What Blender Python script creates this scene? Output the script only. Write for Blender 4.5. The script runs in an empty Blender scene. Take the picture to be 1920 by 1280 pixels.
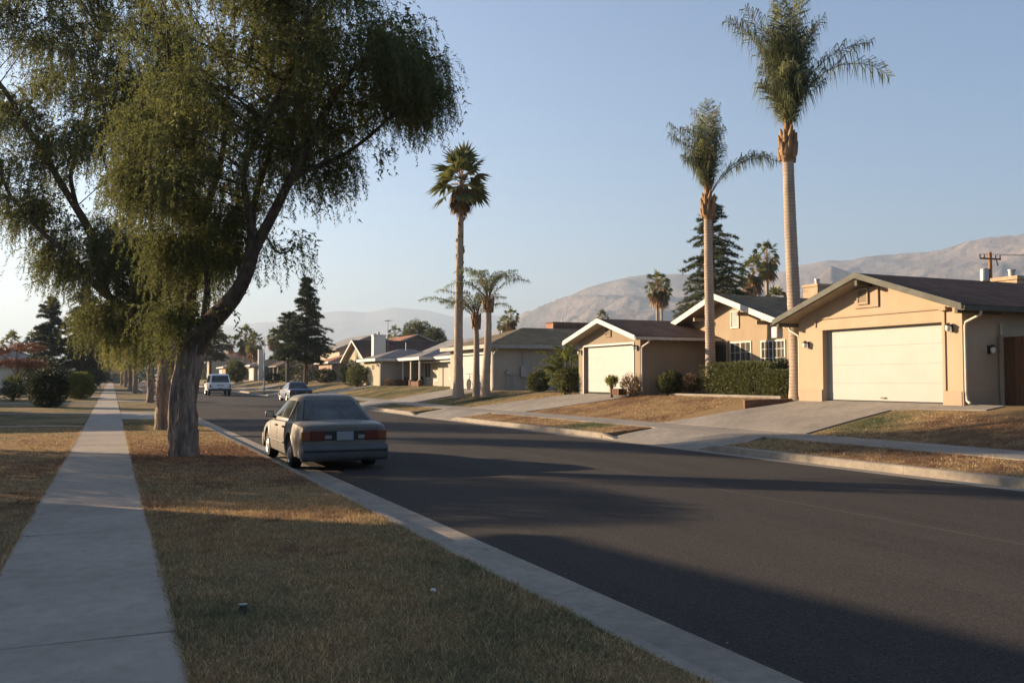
import bpy, bmesh, math, random
import numpy as np
from mathutils import Vector, Matrix, noise
R = math.radians
random.seed(7)
rng = np.random.default_rng(11)
S = bpy.context.scene

# ------------------------------------------------------------------ camera
cam_d = bpy.data.cameras.new('camera'); cam = bpy.data.objects.new('camera', cam_d)
S.collection.objects.link(cam); S.camera = cam
cam.location = (0, 0, 1.72); cam.rotation_euler = (R(90 + 2.39), 0, R(-23.8))
cam_d.sensor_width = 36; cam_d.lens = 31.9; cam_d.clip_start = .1; cam_d.clip_end = 60000

# ------------------------------------------------------------------ light
SUN_EL, SUN_AZ = 14.0, -45.0            # azimuth from +Y, negative = towards -X
W = bpy.data.worlds.new('World'); S.world = W; W.use_nodes = True
wn = W.node_tree
for n in list(wn.nodes): wn.nodes.remove(n)
sky = wn.nodes.new('ShaderNodeTexSky'); sky.sky_type = 'NISHITA'; sky.sun_disc = False
sky.sun_elevation = R(SUN_EL); sky.sun_rotation = R(SUN_AZ); sky.altitude = 300
sky.air_density = 1.0; sky.dust_density = .9; sky.ozone_density = 3.3
bg = wn.nodes.new('ShaderNodeBackground'); bg.inputs['Strength'].default_value = .05
wo = wn.nodes.new('ShaderNodeOutputWorld')
wn.links.new(sky.outputs[0], bg.inputs[0]); wn.links.new(bg.outputs[0], wo.inputs[0])
sun_d = bpy.data.lights.new('sun', 'SUN'); sun_d.energy = 5.0; sun_d.angle = R(.55); sun_d.color = (1, .755, .50)
sun = bpy.data.objects.new('sun', sun_d); S.collection.objects.link(sun)
sdir = Vector((math.sin(R(SUN_AZ)) * math.cos(R(SUN_EL)), math.cos(R(SUN_AZ)) * math.cos(R(SUN_EL)), math.sin(R(SUN_EL))))
sun.rotation_euler = sdir.to_track_quat('Z', 'Y').to_euler(); sun.location = (-30, 30, 20)
S.view_settings.view_transform = 'Standard'; S.view_settings.look = 'None'
S.view_settings.exposure = 2.14; S.view_settings.gamma = 1.0
S.render.engine = 'CYCLES'
S.cycles.max_bounces = 6; S.cycles.transparent_max_bounces = 8; S.cycles.volume_bounces = 1
S.cycles.sample_clamp_indirect = 4

# ------------------------------------------------------------------ mesh helpers
def link(o, parent=None):
    S.collection.objects.link(o)
    if parent is not None: o.parent = parent
    return o

def tag(o, label=None, cat=None, group=None, kind=None):
    if label: o['label'] = label
    if cat: o['category'] = cat
    if group: o['group'] = group
    if kind: o['kind'] = kind
    return o

def thing(name, label, cat, loc=(0, 0, 0), rz=0.0, group=None):
    o = bpy.data.objects.new(name, None); o.empty_display_size = .3
    link(o); o.location = loc; o.rotation_euler = (0, 0, rz)
    return tag(o, label, cat, group)

def smooth_mesh(me, ang=35):
    bm = bmesh.new(); bm.from_mesh(me); a = R(ang)
    for f in bm.faces: f.smooth = True
    for e in bm.edges:
        if len(e.link_faces) == 2: e.smooth = e.calc_face_angle(0) < a
    bm.to_mesh(me); bm.free()

class MB:
    def __init__(s): s.v = []; s.f = []; s.m = []; s.mi = 0
    def add(s, vs, fs):
        o = len(s.v); s.v += [tuple(p) for p in vs]
        for f in fs: s.f.append([o + i for i in f]); s.m.append(s.mi)
        return s
    def box(s, x0, x1, y0, y1, z0, z1):
        if x0 > x1: x0, x1 = x1, x0
        if y0 > y1: y0, y1 = y1, y0
        if z0 > z1: z0, z1 = z1, z0
        return s.add([(x0,y0,z0),(x1,y0,z0),(x1,y1,z0),(x0,y1,z0),(x0,y0,z1),(x1,y0,z1),(x1,y1,z1),(x0,y1,z1)],
              [(0,3,2,1),(4,5,6,7),(0,1,5,4),(1,2,6,5),(2,3,7,6),(3,0,4,7)])
    def prism(s, poly, a0, a1, axis='x'):
        """polygon in the two other axes, extruded along axis from a0 to a1"""
        n = len(poly)
        def P(a, p):
            return (a, p[0], p[1]) if axis == 'x' else (p[0], a, p[1]) if axis == 'y' else (p[0], p[1], a)
        vs = [P(a0, p) for p in poly] + [P(a1, p) for p in poly]
        fs = [tuple(range(n - 1, -1, -1)), tuple(range(n, 2 * n))] + [(i, (i + 1) % n, n + (i + 1) % n, n + i) for i in range(n)]
        return s.add(vs, fs)
    def tube(s, path, radii, seg=8, cap=True):
        V, F = tube_np(np.array(path, float), np.broadcast_to(np.array(radii, float), (len(path),)), seg)
        s.add(V, F.tolist())
        if cap:
            o = len(s.v) - len(V)
            s.f.append([o + i for i in range(seg)][::-1]); s.m.append(s.mi)
            s.f.append([o + len(V) - seg + i for i in range(seg)]); s.m.append(s.mi)
        return s
    def lathe(s, prof, c=(0, 0, 0), seg=16, axis='z'):
        vs = []
        for r, z in prof:
            for k in range(seg):
                a = 2 * math.pi * k / seg; u, v = r * math.cos(a), r * math.sin(a)
                p = (u, v, z) if axis == 'z' else (z, u, v) if axis == 'x' else (v, z, u)
                vs.append((c[0] + p[0], c[1] + p[1], c[2] + p[2]))
        fs = [(i * seg + k, i * seg + (k + 1) % seg, (i + 1) * seg + (k + 1) % seg, (i + 1) * seg + k)
              for i in range(len(prof) - 1) for k in range(seg)]
        fs += [tuple(range(seg - 1, -1, -1)), tuple((len(prof) - 1) * seg + k for k in range(seg))]
        return s.add(vs, fs)
    def build(s, name, mat, parent=None, smooth=None, bevel=0, bseg=2, loc=None, weld=False, normals=True):
        me = bpy.data.meshes.new(name); me.from_pydata(s.v, [], s.f)
        mats = mat if isinstance(mat, (list, tuple)) else [mat]
        for m in mats: me.materials.append(m)
        if len(mats) > 1: me.polygons.foreach_set('material_index', s.m)
        bm = bmesh.new(); bm.from_mesh(me)
        if weld: bmesh.ops.remove_doubles(bm, verts=bm.verts, dist=1e-4)
        if bevel:
            ed = [e for e in bm.edges if len(e.link_faces) == 2 and e.calc_face_angle(0) > .5]
            bmesh.ops.bevel(bm, geom=ed, offset=bevel, segments=bseg, profile=.5, affect='EDGES', clamp_overlap=True)
        if normals: bmesh.ops.recalc_face_normals(bm, faces=bm.faces)
        bm.to_mesh(me); bm.free()
        if smooth: smooth_mesh(me, smooth)
        o = bpy.data.objects.new(name, me); link(o, parent)
        if loc: o.location = loc
        return o

def tube_np(P, rad, seg=8, jitter=None):
    n = len(P); T = np.gradient(P, axis=0); T /= np.linalg.norm(T, axis=1)[:, None] + 1e-9
    ref = np.array([0, 0, 1.0]) if abs(T[0][2]) < .9 else np.array([1.0, 0, 0])
    u = np.cross(T[0], ref); u /= np.linalg.norm(u); U = [u]
    for i in range(1, n):
        u = U[-1] - T[i] * np.dot(U[-1], T[i]); u /= np.linalg.norm(u) + 1e-9; U.append(u)
    U = np.array(U); Bn = np.cross(T, U); a = np.linspace(0, 2 * np.pi, seg, endpoint=False)
    r = rad[:, None] * (np.ones((n, seg)) if jitter is None else jitter)
    V = P[:, None, :] + r[..., None] * (np.cos(a)[None, :, None] * U[:, None, :] + np.sin(a)[None, :, None] * Bn[:, None, :])
    i = np.arange(n - 1)[:, None] * seg; k = np.arange(seg)[None, :]; k2 = (k + 1) % seg
    F = np.stack([i + k, i + k2, i + seg + k2, i + seg + k], -1).reshape(-1, 4)
    return V.reshape(-1, 3), F

class NB:
    """numpy mesh collector: faces of one size"""
    def __init__(s, k): s.k = k; s.V = []; s.F = []; s.n = 0
    def add(s, V, F):
        s.V.append(np.asarray(V, np.float32)); s.F.append(np.asarray(F, np.int32) + s.n); s.n += len(V)
    def build(s, name, mat, parent=None, smooth=False):
        V = np.concatenate(s.V); F = np.concatenate(s.F)
        me = bpy.data.meshes.new(name); me.vertices.add(len(V)); me.vertices.foreach_set('co', V.ravel())
        me.loops.add(F.size); me.loops.foreach_set('vertex_index', F.ravel())
        me.polygons.add(len(F)); me.polygons.foreach_set('loop_start', np.arange(0, F.size, s.k, dtype=np.int32))
        me.polygons.foreach_set('loop_total', np.full(len(F), s.k, np.int32))
        if smooth: me.polygons.foreach_set('use_smooth', np.ones(len(F), bool))
        me.update(calc_edges=True); me.materials.append(mat)
        return link(bpy.data.objects.new(name, me), parent)

def unit(a): return a / (np.linalg.norm(a, axis=-1, keepdims=True) + 1e-9)

def leaf_tris(nb, P, D, L, Wd, nrm=None):
    """P (n,3) bases, D directions, L lengths, Wd widths: one slim triangle (k=3) or diamond (k=4) per leaf"""
    n = len(P); D = unit(D)
    side = unit(np.cross(D, rng.normal(size=(n, 3)) if nrm is None else nrm))
    L = np.broadcast_to(L, (n,))[:, None]; Wd = np.broadcast_to(Wd, (n,))[:, None]
    if nb.k == 3:
        V = np.stack([P - side * Wd / 2, P + side * Wd / 2, P + D * L], 1).reshape(-1, 3)
    else:
        V = np.stack([P, P + D * L * .45 - side * Wd / 2, P + D * L, P + D * L * .45 + side * Wd / 2], 1).reshape(-1, 3)
    nb.add(V, np.arange(n * nb.k).reshape(n, nb.k))

def rdir(n):
    return unit(rng.normal(size=(n, 3)))

# ------------------------------------------------------------------ materials
class NT:
    def __init__(s, name):
        s.m = bpy.data.materials.new(name); s.m.use_nodes = True; s.t = s.m.node_tree
        for n in list(s.t.nodes): s.t.nodes.remove(n)
        s.out = s.n('OutputMaterial'); s.cache = {}
    def n(s, typ, **kw):
        nd = s.t.nodes.new('ShaderNode' + typ)
        for k, v in kw.items(): setattr(nd, k, v)
        return nd
    def l(s, a, b): s.t.links.new(a, b)
    def put(s, sock, v):
        if hasattr(v, 'is_output'): s.l(v, sock)
        elif isinstance(v, (tuple, list)): sock.default_value = (*v, 1) if len(v) == 3 and sock.type == 'RGBA' else v
        else: sock.default_value = v
    def pos(s):
        if 'p' not in s.cache: s.cache['p'] = s.n('NewGeometry').outputs['Position']
        return s.cache['p']
    def obj(s):
        if 'o' not in s.cache: s.cache['o'] = s.n('TexCoord').outputs['Object']
        return s.cache['o']
    def noise(s, scale, detail=4, rough=.55, vec=None, stretch=None):
        vec = vec or s.pos()
        if stretch:
            mp = s.n('Mapping'); mp.inputs['Scale'].default_value = stretch; s.l(vec, mp.inputs['Vector']); vec = mp.outputs[0]
        nd = s.n('TexNoise'); nd.inputs['Scale'].default_value = scale; nd.inputs['Detail'].default_value = detail
        nd.inputs['Roughness'].default_value = rough; s.l(vec, nd.inputs['Vector']); return nd.outputs['Fac']
    def ramp(s, fac, stops):
        r = s.n('ValToRGB'); e = r.color_ramp.elements
        while len(e) < len(stops): e.new(.5)
        for el, (p, c) in zip(e, stops):
            el.position = p; el.color = (*c, 1) if not isinstance(c, (int, float)) else (c, c, c, 1)
        s.l(fac, r.inputs[0]); return r.outputs[0]
    def mix(s, fac, a, b, mode='MIX'):
        m = s.n('Mix', data_type='RGBA', blend_type=mode)
        s.put(m.inputs[0], fac); s.put(m.inputs[6], a); s.put(m.inputs[7], b); return m.outputs[2]
    def math(s, op, a, b=0.0, c=None):
        m = s.n('Math', operation=op); s.put(m.inputs[0], a); s.put(m.inputs[1], b)
        if c is not None: s.put(m.inputs[2], c)
        return m.outputs[0]
    def sep(s, v):
        x = s.n('SeparateXYZ'); s.l(v, x.inputs[0]); return x.outputs
    def comb(s, x, y, z):
        c = s.n('CombineXYZ')
        for k, v in zip(c.inputs, (x, y, z)): s.put(k, v)
        return c.outputs[0]
    def island(s): return s.n('NewGeometry').outputs['Random Per Island']
    def bump(s, h, strength=.3, dist=.02):
        b = s.n('Bump'); b.inputs['Strength'].default_value = strength; b.inputs['Distance'].default_value = dist
        s.l(h, b.inputs['Height']); return b.outputs[0]
    def surf(s, col, rough=.8, spec=.3, metal=0.0, normal=None, coat=0.0, transl=0.0, tcol=None, sheen=0):
        p = s.n('BsdfPrincipled'); s.put(p.inputs['Base Color'], col); s.put(p.inputs['Roughness'], rough)
        p.inputs['Specular IOR Level'].default_value = spec; s.put(p.inputs['Metallic'], metal)
        p.inputs['Coat Weight'].default_value = coat; p.inputs['Coat Roughness'].default_value = .06
        if normal is not None: s.l(normal, p.inputs['Normal'])
        o = p.outputs[0]
        if transl:
            t = s.n('BsdfTranslucent'); s.put(t.inputs[0], tcol if tcol is not None else col)
            mx = s.n('MixShader'); mx.inputs[0].default_value = transl; s.l(o, mx.inputs[1]); s.l(t.outputs[0], mx.inputs[2]); o = mx.outputs[0]
        s.l(o, s.out.inputs['Surface']); return s.m

def mat_noise(name, c0, c1, scale=3, rough=.85, spec=.25, bump=0, bscale=60, big=.35, grime=.25, stretch=None, metal=0.0, local=False):
    """two colours mixed by noise, a broad second tone, and a bump"""
    t = NT(name); v = t.obj() if local else t.pos()
    a = t.noise(scale, 6, .6, v, stretch); col = t.ramp(a, [(.32, c0), (.68, c1)])
    if grime:
        b = t.noise(big, 5, .65, v); col = t.mix(1.0, col, t.ramp(b, [(.3, 1 - grime), (.65, 1.0)]), 'MULTIPLY')
    nm = t.bump(t.noise(bscale, 4, .6, v), bump, .02) if bump else None
    return t.surf(col, rough, spec, metal, nm)

def mat_leaf(name, c0, c1, c2, transl=.35, tcol=None, rough=.55, nscale=.6):
    t = NT(name); i = t.island(); col = t.ramp(i, [(.0, c0), (.55, c1), (1.0, c2)])
    n = t.noise(nscale, 3); col = t.mix(1.0, col, t.ramp(n, [(.3, .7), (.7, 1.25)]), 'MULTIPLY')
    tc = tcol or tuple(min(1, x * 1.6) for x in c1)
    return t.surf(col, rough, .25, transl=transl, tcol=t.mix(.6, col, tc))

M = {}
# --- ground colours follow the plots: dry, green, bare
def grass_colour(t):
    p = t.pos(); x, y, z = t.sep(p)
    n1 = t.noise(.45, 6, .62); n2 = t.noise(3.2, 5, .65); n3 = t.noise(22, 3, .7)
    yl = t.math('MULTIPLY', y, 1 / 120)
    left = t.ramp(yl, [(.0, .50), (.055, .47), (.085, .30), (.12, .20), (.22, .30), (.30, .55), (1, .5)])
    right = t.ramp(yl, [(.0, .18), (.11, .24), (.16, .36), (.22, .16), (.31, .16), (.36, .60), (.50, .66), (.62, .55), (1, .5)])
    side = t.ramp(t.math('MULTIPLY', x, 1 / 20), [(.38, 0.0), (.42, 1.0)])
    bias = t.mix(side, left, right)
    b = t.n('RGBToBW'); t.l(bias, b.inputs[0])
    f = t.math('ADD', b.outputs[0], t.math('MULTIPLY', t.math('SUBTRACT', n1, .5), 1.5))
    f = t.math('ADD', f, t.math('MULTIPLY', t.math('SUBTRACT', n2, .5), .9))
    def spot(cx, cy, r, amt):
        d = t.n('VectorMath', operation='DISTANCE'); t.l(t.comb(x, y, 0.0), d.inputs[0]); d.inputs[1].default_value = (cx, cy, 0)
        return t.math('MULTIPLY', t.math('SUBTRACT', 1.0, t.math('MINIMUM', t.math('DIVIDE', d.outputs['Value'], r), 1.0)), amt)
    for sp in ((17.9, 17.4, 1.6, .5), (14.2, 26.0, 1.8, .9), (1.6, 20, 3.2, -.45), (16.5, 14, 3, -.25)):
        f = t.math('ADD', f, spot(*sp))
    col = t.ramp(f, [(.05, (.23, .14, .080)), (.28, (.40, .275, .142)), (.48, (.315, .24, .128)), (.66, (.20, .178, .092)), (.92, (.090, .110, .045))])
    col = t.mix(1.0, col, t.ramp(n3, [(.25, .62), (.7, 1.25)]), 'MULTIPLY')
    return col, f
t = NT('lawn'); c, f = grass_colour(t)
M['lawn'] = t.surf(t.mix(1.0, c, (.72, .70, .68), 'MULTIPLY'), .95, .1, normal=t.bump(t.noise(45, 5, .7), .9, .05))
t = NT('grass_blade'); c, f = grass_colour(t)
c = t.mix(1.0, c, t.ramp(t.island(), [(0, .5), (.5, .95), (.85, 1.6), (1, 2.4)]), 'MULTIPLY')
M['blade'] = t.surf(c, .7, .2, transl=.3, tcol=c)
M['litter_leaf'] = mat_leaf('dead_leaf', (.15, .070, .036), (.26, .115, .055), (.36, .20, .095), .15)
# --- paving
t = NT('asphalt'); p = t.pos(); x, y, z = t.sep(p)
fine = t.noise(160, 2, .6); grit = t.noise(420, 1, .5); big = t.noise(.5, 5, .6, stretch=(1, .25, 1)); streak = t.noise(1.3, 4, .6, stretch=(1, .06, 1))
mid = t.noise(38, 3, .65); vr = t.n('TexVoronoi'); vr.inputs['Scale'].default_value = 95; t.l(t.pos(), vr.inputs['Vector'])
stone = t.ramp(vr.outputs['Color'], [(.55, 0.0), (.9, 1.0)])
col = t.ramp(fine, [(.3, (.034, .030, .0275)), (.55, (.051, .0445, .040)), (.78, (.115, .10, .088))])
col = t.mix(1.0, col, t.ramp(big, [(.3, .82), (.7, 1.15)]), 'MULTIPLY')
col = t.mix(1.0, col, t.ramp(streak, [(.3, .86), (.7, 1.1)]), 'MULTIPLY')
col = t.mix(1.0, col, t.ramp(mid, [(.3, .74), (.7, 1.28)]), 'MULTIPLY'); col = t.mix(t.math('MULTIPLY', stone, .30), col, (.17, .155, .14))
oil = t.ramp(t.noise(.9, 5, .75, stretch=(1.3, .5, 1)), [(.62, 0.0), (.74, .45)]); col = t.mix(oil, col, (.022, .020, .020))
sx = t.math('ADD', x, t.math('MULTIPLY', t.math('SUBTRACT', t.noise(1.1, 4, .7), .5), .10))
seam = t.math('ABSOLUTE', t.math('SUBTRACT', sx, 8.38))
seamf = t.ramp(t.math('MULTIPLY', seam, 10), [(.10, 1.0), (.28, 0.0)])
col = t.mix(t.math('MULTIPLY', seamf, .55), col, (.14, .115, .10))
seam2 = t.math('ABSOLUTE', t.math('SUBTRACT', t.math('ADD', y, t.math('MULTIPLY', t.noise(.9, 4, .7), 2.2)), 14.2))
crackf = t.math('MULTIPLY', t.ramp(seam2, [(.006, 1.0), (.025, 0.0)]), t.ramp(x, [(0, 0.0), (1, 1.0)]))
M['asphalt'] = t.surf(col, .9, .12, normal=t.bump(t.math('ADD', t.math('ADD', fine, mid), t.math('MULTIPLY', grit, .6)), .8, .014))
def concrete(name, c0, c1, stain=.30, yj=None):
    t = NT(name); a = t.noise(7, 7, .65); col = t.ramp(a, [(.3, c0), (.7, c1)])
    b = t.noise(.7, 6, .7); col = t.mix(1.0, col, t.ramp(b, [(.28, 1 - stain), (.6, 1.0)]), 'MULTIPLY')
    s = t.noise(110, 3, .7); col = t.mix(1.0, col, t.ramp(s, [(.25, .84), (.7, 1.08)]), 'MULTIPLY')
    vo = t.n('TexVoronoi', feature='DISTANCE_TO_EDGE'); vo.inputs['Scale'].default_value = .42
    wv = t.n('VectorMath', operation='ADD'); t.l(t.pos(), wv.inputs[0])
    nn = t.n('TexNoise'); nn.inputs['Scale'].default_value = 2.5; nn.inputs['Detail'].default_value = 5; t.l(t.pos(), nn.inputs['Vector'])
    t.l(nn.outputs['Color'], wv.inputs[1]); t.l(wv.outputs[0], vo.inputs['Vector'])
    ck = t.math('MULTIPLY', t.ramp(vo.outputs['Distance'], [(.0, 1.0), (.006, 0.0)]), t.ramp(t.noise(.35, 2), [(.52, 0.0), (.6, 1.0)]))
    col = t.mix(t.math('MULTIPLY', ck, .6), col, (.06, .05, .045))
    return t.surf(col, .85, .25, normal=t.bump(t.math('ADD', a, t.math('MULTIPLY', s, .5)), .25, .01))
M['walk'] = concrete('sidewalk_concrete', (.30, .25, .20), (.39, .33, .27))
M['kerb'] = concrete('kerb_concrete', (.235, .20, .16), (.325, .28, .225), .4)
M['drive'] = concrete('driveway_concrete', (.22, .195, .163), (.305, .272, .23), .38)
# --- buildings
def stucco(name, c, v=.10):
    t = NT(name); a = t.noise(1.1, 6, .65); col = t.ramp(a, [(.3, tuple(k * (1 - v) for k in c)), (.7, c)])
    x, y, z = t.sep(t.obj())
    st = t.noise(2.2, 4, .7, t.obj(), (1, 1, .12)); col = t.mix(1.0, col, t.ramp(st, [(.3, .93), (.6, 1.0)]), 'MULTIPLY')
    return t.surf(col, .9, .15, normal=t.bump(t.noise(70, 5, .7), .25, .008))
M['tan'] = stucco('tan_stucco', (.44, .335, .23)); M['tan_trim'] = stucco('tan_trim', (.405, .31, .217))
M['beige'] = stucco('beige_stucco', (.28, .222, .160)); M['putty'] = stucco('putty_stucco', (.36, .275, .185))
M['cream'] = stucco('cream_stucco', (.37, .33, .24)); M['bluegrey'] = stucco('grey_stucco', (.43, .38, .31))
M['pink'] = stucco('pink_stucco', (.34, .24, .19)); M['white_wall'] = stucco('white_stucco', (.62, .59, .54))
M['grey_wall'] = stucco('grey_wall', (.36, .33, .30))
def shingle(name, c0, c1, course=.05):
    t = NT(name); x, y, z = t.sep(t.pos())
    n = t.noise(1.3, 5, .65); col = t.ramp(n, [(.3, c0), (.7, c1)])
    br = t.n('TexBrick'); br.inputs['Scale'].default_value = 1.0; br.inputs['Mortar Size'].default_value = .006
    br.inputs['Brick Width'].default_value = .30; br.inputs['Row Height'].default_value = course
    br.inputs['Color1'].default_value = (.72, .72, .72, 1); br.inputs['Color2'].default_value = (1.15, 1.12, 1.1, 1); br.inputs['Mortar'].default_value = (.5, .5, .5, 1)
    t.l(t.comb(t.math('ADD', x, y), z, 0.0), br.inputs['Vector'])
    col = t.mix(1.0, col, br.outputs['Color'], 'MULTIPLY')
    col = t.mix(1.0, col, t.ramp(t.noise(.5, 5, .7), [(.3, .75), (.7, 1.15)]), 'MULTIPLY')
    return t.surf(col, .92, .15, normal=t.bump(br.outputs['Fac'], .5, .02))
M['shingle_dark'] = shingle('dark_shingles', (.105, .060, .042), (.155, .092, .064)); M['shingle_brown'] = shingle('brown_shingles', (.105, .062, .046), (.145, .088, .064))
M['shingle_olive'] = shingle('olive_shingles', (.150, .118, .070), (.215, .172, .108)); M['shingle_grey'] = shingle('grey_shingles', (.17, .165, .165), (.25, .24, .235))
M['shingle_terra'] = shingle('terracotta_tiles', (.30, .135, .075), (.40, .19, .11), .07); M['shingle_bluegrey'] = shingle('pale_shingles', (.24, .235, .235), (.32, .31, .30))
M['trim_white'] = mat_noise('white_trim_paint', (.46, .45, .415), (.53, .52, .48), 4, .55, .35, .05, 40, .6, .12)
M['trim_green'] = mat_noise('grey_green_trim_paint', (.080, .080, .064), (.125, .124, .10), 3, .7, .25, .1, 50, .6, .2)
M['trim_pale'] = mat_noise('weathered_pale_trim', (.34, .32, .275), (.43, .405, .355), 5, .7, .25, .1, 50, .8, .25)
M['soffit'] = mat_noise('soffit_boards', (.30, .25, .19), (.40, .34, .26), 3, .85, .15)
M['door_white'] = mat_noise('garage_door_paint', (.345, .345, .32), (.365, .365, .345), 1.5, .5, .3, .03, 60, .5, .05)
M['door_cream'] = mat_noise('cream_door_paint', (.315, .312, .285), (.335, .332, .305), 1.5, .5, .3, .03, 60, .5, .06)
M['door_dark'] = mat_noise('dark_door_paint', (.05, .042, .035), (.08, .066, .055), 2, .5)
M['pipe'] = mat_noise('painted_downspout', (.50, .44, .35), (.60, .53, .43), 6, .5, .35, 0, 1, 1, .15)
M['metal_dark'] = mat_noise('dark_metal', (.05, .048, .045), (.10, .095, .088), 8, .5, .4, 0, 1, 1, .2, metal=.4)
M['metal_grey'] = mat_noise('galvanised_metal', (.30, .30, .29), (.42, .42, .41), 8, .45, .4, 0, 1, 1, .2, metal=.5)
t = NT('lamp_glass'); M['lamp_glass'] = t.surf((.72, .69, .62), .25, .5)
def brick(name, c0, c1, mortar):
    t = NT(name); x, y, z = t.sep(t.obj())
    br = t.n('TexBrick'); br.inputs['Scale'].default_value = 1.0; br.inputs['Mortar Size'].default_value = .009
    br.inputs['Brick Width'].default_value = .22; br.inputs['Row Height'].default_value = .075
    br.inputs['Color1'].default_value = (*c0, 1); br.inputs['Color2'].default_value = (*c1, 1); br.inputs['Mortar'].default_value = (*mortar, 1)
    t.l(t.comb(t.math('ADD', x, y), z, 0.0), br.inputs['Vector'])
    col = t.mix(1.0, br.outputs['Color'], t.ramp(t.noise(2, 5, .7), [(.3, .75), (.7, 1.1)]), 'MULTIPLY')
    return t.surf(col, .9, .2, normal=t.bump(br.outputs['Fac'], .6, .01))
M['brick_red'] = brick('red_brick', (.30, .12, .065), (.38, .17, .09), (.30, .26, .21))
M['brick_tan'] = brick('tan_brick', (.40, .28, .17), (.48, .35, .22), (.36, .31, .25))
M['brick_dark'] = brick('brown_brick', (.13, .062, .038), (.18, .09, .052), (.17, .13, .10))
def wood(name, c0, c1, sc=(14, 14, .8)):
    t = NT(name); a = t.noise(1.0, 6, .65, t.obj(), sc); col = t.ramp(a, [(.3, c0), (.7, c1)])
    col = t.mix(1.0, col, t.ramp(t.island(), [(0, .7), (1, 1.2)]), 'MULTIPLY')
    return t.surf(col, .85, .2, normal=t.bump(a, .3, .01))
M['fence_wood'] = wood('stained_fence_boards', (.085, .042, .022), (.165, .085, .045)); M['pole_wood'] = wood('utility_pole_wood', (.17, .085, .042), (.27, .145, .075))
t = NT('window_glass'); M['glass'] = t.surf(t.ramp(t.noise(1.0, 3, .6, None, (6, 6, .35)), [(.35, (.022, .024, .024)), (.62, (.13, .115, .09))]), .03, .6)
M['curtain'] = mat_noise('curtain_cloth', (.40, .36, .28), (.52, .47, .37), 3, .9, .1, 0, 1, .7, .2, stretch=(1, 14, .4))
# --- plants
M['pepper'] = mat_leaf('pepper_leaf', (.038, .050, .021), (.070, .085, .034), (.120, .126, .050), .33, (.26, .27, .075), .8)
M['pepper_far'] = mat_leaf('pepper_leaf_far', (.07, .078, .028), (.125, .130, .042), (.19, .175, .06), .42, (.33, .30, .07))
M['palm'] = mat_leaf('palm_leaflet', (.075, .092, .052), (.13, .148, .082), (.20, .205, .11), .36, (.32, .34, .13), .40)
M['fan'] = mat_leaf('fan_leaf', (.060, .076, .030), (.105, .12, .045), (.16, .16, .065), .28, (.20, .20, .05), .5)
M['dry_frond'] = mat_leaf('dead_frond', (.13, .070, .033), (.20, .115, .055), (.28, .18, .09), .2)
M['cedar'] = mat_leaf('cedar_needle', (.028, .040, .016), (.075, .086, .036), (.13, .13, .055), .2)
M['pine'] = mat_leaf('pine_needle', (.020, .028, .014), (.038, .050, .022), (.068, .076, .032), .15)
M['bush_dark'] = mat_leaf('dark_bush_leaf', (.020, .026, .013), (.032, .042, .018), (.055, .064, .026), .2)
M['bush'] = mat_leaf('bush_leaf', (.048, .056, .020), (.085, .095, .032), (.15, .145, .055), .3)
M['bush_lime'] = mat_leaf('lime_bush_leaf', (.075, .092, .018), (.125, .142, .026), (.20, .19, .040), .4)
M['bush_dry'] = mat_leaf('dry_bush_leaf', (.085, .055, .026), (.135, .088, .042), (.20, .14, .066), .25)
M['red_leaf'] = mat_leaf('red_leaf', (.11, .045, .026), (.17, .070, .036), (.24, .115, .055), .3)
M['treeline'] = mat_leaf('far_tree_leaf', (.028, .034, .018), (.046, .052, .026), (.068, .070, .036), .2)
t = NT('pepper_bark'); v = t.obj(); a = t.noise(3.0, 8, .72, v, (3.0, 3.0, .55)); b = t.noise(14, 5, .7, v, (1, 1, .4))
col = t.ramp(a, [(.30, (.095, .068, .052)), (.5, (.27, .20, .15)), (.70, (.50, .38, .285))])
col = t.mix(1.0, col, t.ramp(b, [(.3, .7), (.7, 1.2)]), 'MULTIPLY')
M['bark'] = t.surf(col, .95, .12, normal=t.bump(t.math('ADD', a, t.math('MULTIPLY', b, .4)), 1.0, .06))
M['limb_bark'] = mat_noise('limb_bark', (.055, .040, .030), (.145, .105, .078), 5, .95, .1, .9, 18, .8, .3)
M['twig'] = mat_noise('twig_bark', (.055, .038, .027), (.10, .070, .048), 6, .9, .1)
t = NT('palm_bark'); v = t.obj(); x, y, z = t.sep(v)
w = t.math('ADD', t.math('MULTIPLY', z, 9.0), t.math('MULTIPLY', t.noise(2.5, 3, .6, v), 1.5)); ring = t.math('FRACT', w)
col = t.ramp(t.noise(2.0, 6, .65, v, (2, 2, .5)), [(.3, (.27, .21, .16)), (.7, (.43, .345, .265))])
col = t.mix(1.0, col, t.ramp(ring, [(.0, .50), (.16, 1.0), (.85, 1.08), (1, .6)]), 'MULTIPLY')
M['palm_bark'] = t.surf(col, .9, .15, normal=t.bump(ring, .35, .02))
M['boot'] = mat_noise('palm_boot', (.21, .115, .055), (.38, .245, .13), 5, .8, .2, .3, 30, 1.5, .3)
M['bark_far'] = mat_noise('trunk_bark', (.10, .07, .05), (.18, .13, .095), 4, .9, .1, .4, 20)
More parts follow.
